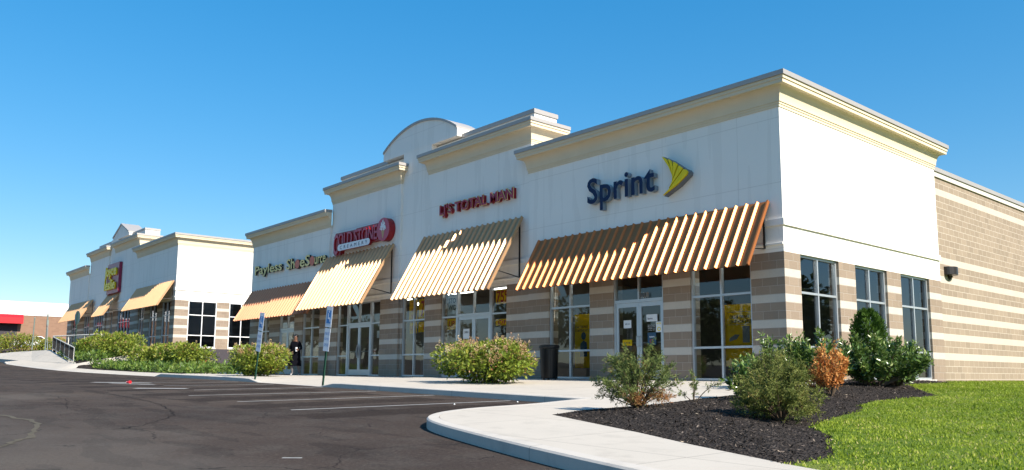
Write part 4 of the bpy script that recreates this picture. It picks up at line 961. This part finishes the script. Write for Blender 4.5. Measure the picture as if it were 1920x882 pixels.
def laurel(loc, rx, ry, h, seed, label, mat='laurel', n=3600, ls=.12, name='laurel', stems=10, tone=.5):
    t = thing(name, label, 'shrub', loc, 0, 'laurels along the side wall' if name == 'laurel' else None); st = MB(); P = []; D = []; T = []
    r = random.Random(seed); nb = 46
    for b in range(nb):
        a = r.uniform(0, 6.283); q = r.uniform(.1,1)**.6; top = h*(1-.5*q**2)*r.uniform(.7,1.1)
        if r.random() < .3: top = h*r.uniform(.25,.5)
        tip = Vector((math.cos(a)*q*rx, math.sin(a)*q*ry, top)); bs = Vector((tip.x*.1, tip.y*.1, 0)); md = bs.lerp(tip, .5)+Vector((tip.x*.15, tip.y*.15, .02))
        if b < 22: st.tube([bs, md, tip], [.014,.01,.004], 5)
        k = n//nb; s = rng.uniform(.35,1.04,k)[:,None]; B0 = np.array(bs); M0 = np.array(md); T0 = np.array(tip)
        pp = B0*(1-s)**2+M0*2*s*(1-s)+T0*s*s; ax = T0-B0; ax /= np.linalg.norm(ax)
        P.append(pp+rng.normal(size=(k,3))*.025); D.append(ax*.55+rng.normal(size=(k,3))*.7+np.array([0,0,.12])); T.append(tone+rng.normal(0,.08)+rng.normal(0,.17,k)+(s[:,0] > .95)*.25)
    P = np.concatenate(P); D = np.concatenate(D); T = np.clip(np.concatenate(T),0,1); L = ls*rng.uniform(.6,1.2,len(P))
    keep = P[:,2] > .03
    leaf_mesh('foliage', P[keep], D[keep], L[keep], L[keep]*(.36 if mat == 'laurel' else .4), T[keep], M_[mat], t, .3); st.build('stems', M_['bark'], t); return t
laurel((2.65,-1.2,mz(2.65,-1.2)), 1.0, .9, 1.05, 41, 'biggest dark glossy laurel right of the orange dead shrub', n=5200)
laurel((2.6,-.2,mz(2.6,-.2)), .55, .8, .9, 42, 'glossy laurel at the right end of the bed by the grass', n=3600)
laurel((1.15,-2.1,mz(1.15,-2.1)), .95, .8, 1.12, 43, 'glossy laurel at the building corner behind the olive juniper', n=4200)
laurel((2.0,-2.5,mz(2.0,-2.5)), .75, .7, 1.06, 44, 'glossy laurel directly behind the orange dead shrub', n=3400)
laurel((2.0,-4.95,mz(2.0,-4.95)), .33, .33, .66, 46, 'small sparse laurel left of the big olive juniper, before the corner window', n=900)
laurel((3.15,-4.05,mz(3.15,-4.05)), .34, .34, .86, 45, 'dead shrub with bright orange withered leaves among the laurels', 'dead', 2900, .072, 'dead_shrub', tone=.66)
def arborvitae(loc, r0, h):
    t = thing('arborvitae', 'deep green conical arborvitae against the middle side window', 'tree', loc); n = 5200
    s = rng.uniform(.03,1,n); a = rng.uniform(0,6.283,n); rr = r0*np.sqrt(np.clip(1-((s-.35)/.66)**2,.02,1))*(1+.16*np.sin(a*5+s*9)); q = rng.uniform(.5,1.02,n)
    P = np.stack([np.cos(a)*rr*q, np.sin(a)*rr*q, s*h], 1); D = np.stack([np.cos(a)*.6, np.sin(a)*.6, np.full(n,.9)], 1)+rng.normal(size=(n,3))*.3
    leaf_mesh('foliage', P, D, rng.uniform(.06,.11,n), rng.uniform(.03,.05,n), np.clip(.5+.3*np.sin(a*5+s*9)+rng.normal(0,.15,n),0,1), M_['arbor'], t)
    m = MB(); m.tube([(0,0,-.05),(0,0,h*.8)], [.04,.01], 6); m.build('trunk', M_['bark'], t)
arborvitae((.95,2.1,mz(.95,2.1)), .44, 1.68)

# grass blades and mulch chips
def in_poly(x, y, poly):
    c = np.zeros(len(x), bool); n = len(poly)
    for i in range(n):
        x0, y0 = poly[i]; x1, y1 = poly[(i+1) % n]
        if y0 == y1: continue
        c ^= ((y0 > y) != (y1 > y)) & (x < (x1-x0)*(y-y0)/(y1-y0)+x0)
    return c
def blades_(N, x0, x1, y0, y1, hs, name, label):
    x = rng.uniform(x0, x1, N); y = rng.uniform(y0, y1, N); k = in_poly(x, y, lawn_poly)
    # ragged edge: some tufts creep over the mulch
    x = x[k]; y = y[k]; n = len(x); x += rng.normal(0,.05,n)
    pat = np.sin(x*2.1+1.3*np.sin(y*1.7))*np.sin(y*2.6+.7*np.sin(x*2.3)); fine = np.sin(x*9+2*np.sin(y*7))*np.sin(y*8.3)
    z = lawn_z(x, y)-.01; h = hs*rng.uniform(.5,1.2,n)*(1+.35*fine); P = np.stack([x, y, z], 1); D = np.stack([rng.normal(0,.45,n), rng.normal(0,.45,n), np.ones(n)], 1)
    tone = np.clip(.5+.2*pat+.08*fine+rng.normal(0,.16,n), 0, .93); tone[rng.random(n) < .04+.05*(pat > .55)] = 1
    o = leaf_mesh(name, P, D, h, np.full(n,.013)*rng.uniform(.7,1.4,n), tone, M_['grass'], None); tag(o, label, 'grass', kind='stuff')
blades_(230000, .0, 12, -12.6, 2, .035, 'grass', 'sunlit green lawn grass at the right of the bed')
blades_(60000, -.1, 8, 2, 26, .045, 'grass', 'lawn grass along the foot of the flank wall')
N = 60000; x = rng.uniform(0,7,N); y = rng.uniform(-11.7,8,N); k = in_poly(x, y, mulch_poly); x = x[k]; y = y[k]; n = len(x)
P = np.stack([x, y, mulch_z(x, y)+.004], 1); D = np.stack([rng.normal(size=n), rng.normal(size=n), rng.normal(0,.3,n)], 1)
tag(leaf_mesh('mulch_chips', P, D, rng.uniform(.025,.065,n), rng.uniform(.010,.024,n), np.clip(rng.beta(2,4,n)*1.2,0,1), M_['chip'], None, .7), 'dark shredded bark chips covering the bed', 'mulch', kind='stuff')

# ------------------------------------------------------------------ the person
def person(loc, rz):
    t = thing('person', 'person in long black clothes with a dark bag walking past the left shop door', 'person', loc, rz)
    # y- is forward, x- is the figure's right hand
    J = {'pel':(0,0,.90),'waist':(0,.0,1.06),'chest':(0,-.01,1.27),'neck':(0,-.01,1.45),'head0':(0,-.025,1.53),'head1':(0,-.03,1.62),'head2':(0,-.02,1.70),
         'hr':(-.09,0,.86),'kr':(-.10,-.10,.47),'ar':(-.10,-.02,.09),'tr':(-.11,-.16,.04),
         'hl':(.09,0,.86),'kl':(.10,.06,.48),'al':(.11,.20,.12),'tl':(.12,.10,.04),
         'sr':(-.17,0,1.40),'er':(-.25,.04,1.13),'wr':(-.24,-.08,.90),'sl':(.17,0,1.40),'el':(.26,.03,1.15),'wl':(.22,-.20,1.08)}
    E = [('pel','waist'),('waist','chest'),('chest','neck'),('neck','head0'),('head0','head1'),('head1','head2'),('pel','hr'),('hr','kr'),('kr','ar'),('ar','tr'),('pel','hl'),('hl','kl'),('kl','al'),('al','tl'),('chest','sr'),('sr','er'),('er','wr'),('chest','sl'),('sl','el'),('el','wl')]
    Rr = {'pel':(.15,.12),'waist':(.14,.11),'chest':(.165,.12),'neck':(.06,.06),'head0':(.062,.07),'head1':(.078,.095),'head2':(.06,.075),'hr':(.10,.10),'kr':(.065,.065),'ar':(.042,.042),'tr':(.042,.03),'hl':(.10,.10),'kl':(.065,.065),'al':(.042,.042),'tl':(.042,.03),'sr':(.075,.075),'er':(.055,.055),'wr':(.036,.036),'sl':(.075,.075),'el':(.055,.055),'wl':(.036,.036)}
    names = list(J); me = bpy.data.meshes.new('body'); me.from_pydata([J[k] for k in names], [(names.index(a), names.index(b)) for a, b in E], [])
    o = bpy.data.objects.new('body', me); C.objects.link(o); o.modifiers.new('s', 'SKIN'); sv = me.skin_vertices[0].data
    for i, k in enumerate(names): sv[i].radius = Rr[k]; sv[i].use_root = (k == 'pel')
    md = o.modifiers.new('d', 'SUBSURF'); md.levels = 2; md.render_levels = 2
    bpy.context.view_layer.update(); dg = bpy.context.evaluated_depsgraph_get(); m2 = bpy.data.meshes.new_from_object(o.evaluated_get(dg)); C.objects.unlink(o); bpy.data.objects.remove(o)
    for q in ('skin','cloth','trouser','white'): m2.materials.append(M_[q])
    for p in m2.polygons:
        z = p.center.z; x_ = abs(p.center.x); i = 1
        if z > 1.44 and x_ < .14: i = 0
        elif z < .06: i = 3
        elif z < .42: i = 2
        p.material_index = i; p.use_smooth = True
    b = bpy.data.objects.new('body', m2); C.objects.link(b); b.parent = t
    # coat skirt
    m = MB(); rings = []
    for z, rx, ry, dy in ((1.10,.185,.14,0),(.95,.20,.16,0),(.75,.215,.185,.01),(.55,.235,.21,.02),(.40,.245,.225,.03)):
        rings.append([(rx*math.cos(q)*(1+.05*math.sin(6*q)), dy+ry*math.sin(q)*(1+.05*math.sin(6*q)), z) for q in np.linspace(0, 6.283, 25)[:-1]])
    for a, c in zip(rings, rings[1:]):
        for i in range(24): m.poly([a[i], a[(i+1)%24], c[(i+1)%24], c[i]])
    m.build('long_coat', M_['cloth'], t, smooth=True)
    bm = bmesh.new(); bmesh.ops.create_uvsphere(bm, u_segments=16, v_segments=10, radius=1)
    for v in bm.verts: v.co = Vector((v.co.x*.092, v.co.y*.108+.015, v.co.z*.085+1.685))
    bmesh.ops.delete(bm, geom=[v for v in bm.verts if v.co.z < 1.64 and v.co.y < .02], context='VERTS')
    h = bpy.data.meshes.new('hair'); bm.to_mesh(h); bm.free(); h.materials.append(M_['hair']); ho = bpy.data.objects.new('hair', h); C.objects.link(ho); ho.parent = t
    m = MB(); m.prism([(-.012,-.118,1.60),(.012,-.118,1.60),(.018,-.135,1.585),(-.018,-.135,1.585)], (0,.03,0)); m.tube([(-.03,-.112,1.56),(.03,-.112,1.56)], .006, 6); m.build('nose_and_mouth', M_['skin'], t)
    m = MB()
    for sx in (-.032,.032): m.tube([(sx-.01,-.112,1.625),(sx+.01,-.112,1.625)], .008, 6)
    m.build('eyes', M_['hair'], t)
    # hands: palm and five fingers
    for sx, wr, dirv in ((-1, Vector((-.24,-.08,.90)), Vector((0,-.25,-1))), (1, Vector((.22,-.20,1.08)), Vector((-.1,-1,.15)))):
        m = MB(); dv = dirv.normalized(); side = Vector((0,1,0)).cross(dv).normalized() if sx < 0 else Vector((0,0,1)); pe = wr+dv*.085
        m.tube([wr, wr+dv*.04, pe], [.028,.036,.034], 8)
        cr = dv.cross(side).normalized()
        for i, ln in enumerate((.062,.072,.068,.052)):
            b0 = pe+side*(-.027+.018*i); m.tube([b0, b0+dv*ln*.5, b0+dv*ln*.8+cr*ln*.35], [.009,.008,.007], 6)
        b0 = wr+dv*.03+side*.03; m.tube([b0, b0+side*.02+dv*.025, b0+side*.02+dv*.05+cr*.015], [.011,.01,.008], 6)
        m.build('hand', M_['skin'], t)
    return t
PX, PY = -22.3, -1.6; PZ = float(walk(PX, PY))
person((PX, PY, PZ), math.radians(38))
t = thing('handbag', 'soft black bag hanging at the walking person\'s side', 'bag', (PX-.30, PY-.28, PZ+.42), math.radians(38))
m = MB(); m.prism([(-.2,-.07,0),(.2,-.07,0),(.17,-.06,.34),(-.17,-.06,.34)], (0,.13,0)); m.build('pouch', M_['cloth'], t, bevel=.04)
m = MB(); m.tube([(-.12,0,.33),(-.08,0,.46),(.08,0,.46),(.12,0,.33)], .012, 6); m.build('strap', M_['cloth'], t)
t = thing('cup', 'white cup held in the walking person\'s raised hand', 'cup', (PX+.31, PY-.12, PZ+1.02))
m = MB(); m.tube([(0,0,0),(0,0,.15)], [.035,.048], 14); m.build('cup_body', M_['white'], t); m = MB(); m.tube([(0,0,.15),(0,0,.17)], [.052,.046], 14); m.build('lid', M_['white'], t)

# ------------------------------------------------------------------ far trees round the lot (seen mirrored in the glass)
def tree_line(name, label, spots, h0):
    P = []; D = []; st = MB()
    for (x, y) in spots:
        z = float(road(x, y)) if y < 0 else float(basez(x)); h = h0*random.uniform(.75,1.2); st.tube([(x,y,z-.3),(x+random.uniform(-.4,.4),y,z+h*.65)], [.3,.1], 6)
        lob = [(random.uniform(-.3,.3)*h, random.uniform(-.3,.3)*h, h*random.uniform(.35,.85), h*.22, h*.22, h*.17) for _ in range(11)]
        p, d, _ = lobes_points(lob, 2200, .3); P.append(p+np.array([x,y,z])); D.append(d+rng.normal(size=d.shape)*.6)
    P = np.concatenate(P); D = np.concatenate(D); n = len(P); L = rng.uniform(.5,1.0,n)
    o = leaf_mesh(name, P, D, L, L*.6, np.clip(rng.normal(.45,.22,n),0,1), M_['tree'], None); tag(o, label, 'wood', kind='stuff')
    k = st.build('trunks', M_['bark'], o); k['kind'] = 'stuff'
tree_line('tree_belt', 'belt of trees across the parking lot, mirrored in the shop fronts', [(-130+i*7.5+random.uniform(-2,2), -85-random.uniform(0,14)) for i in range(18)]+[(-150+random.uniform(-6,6), -84+i*7.5) for i in range(7)], 12)
tree_line('tree_belt', 'belt of trees beyond the lawn, mirrored in the side windows', [(18+random.uniform(0,8)+i*3.0, 22+i*7+random.uniform(-2,2)) for i in range(9)], 13)
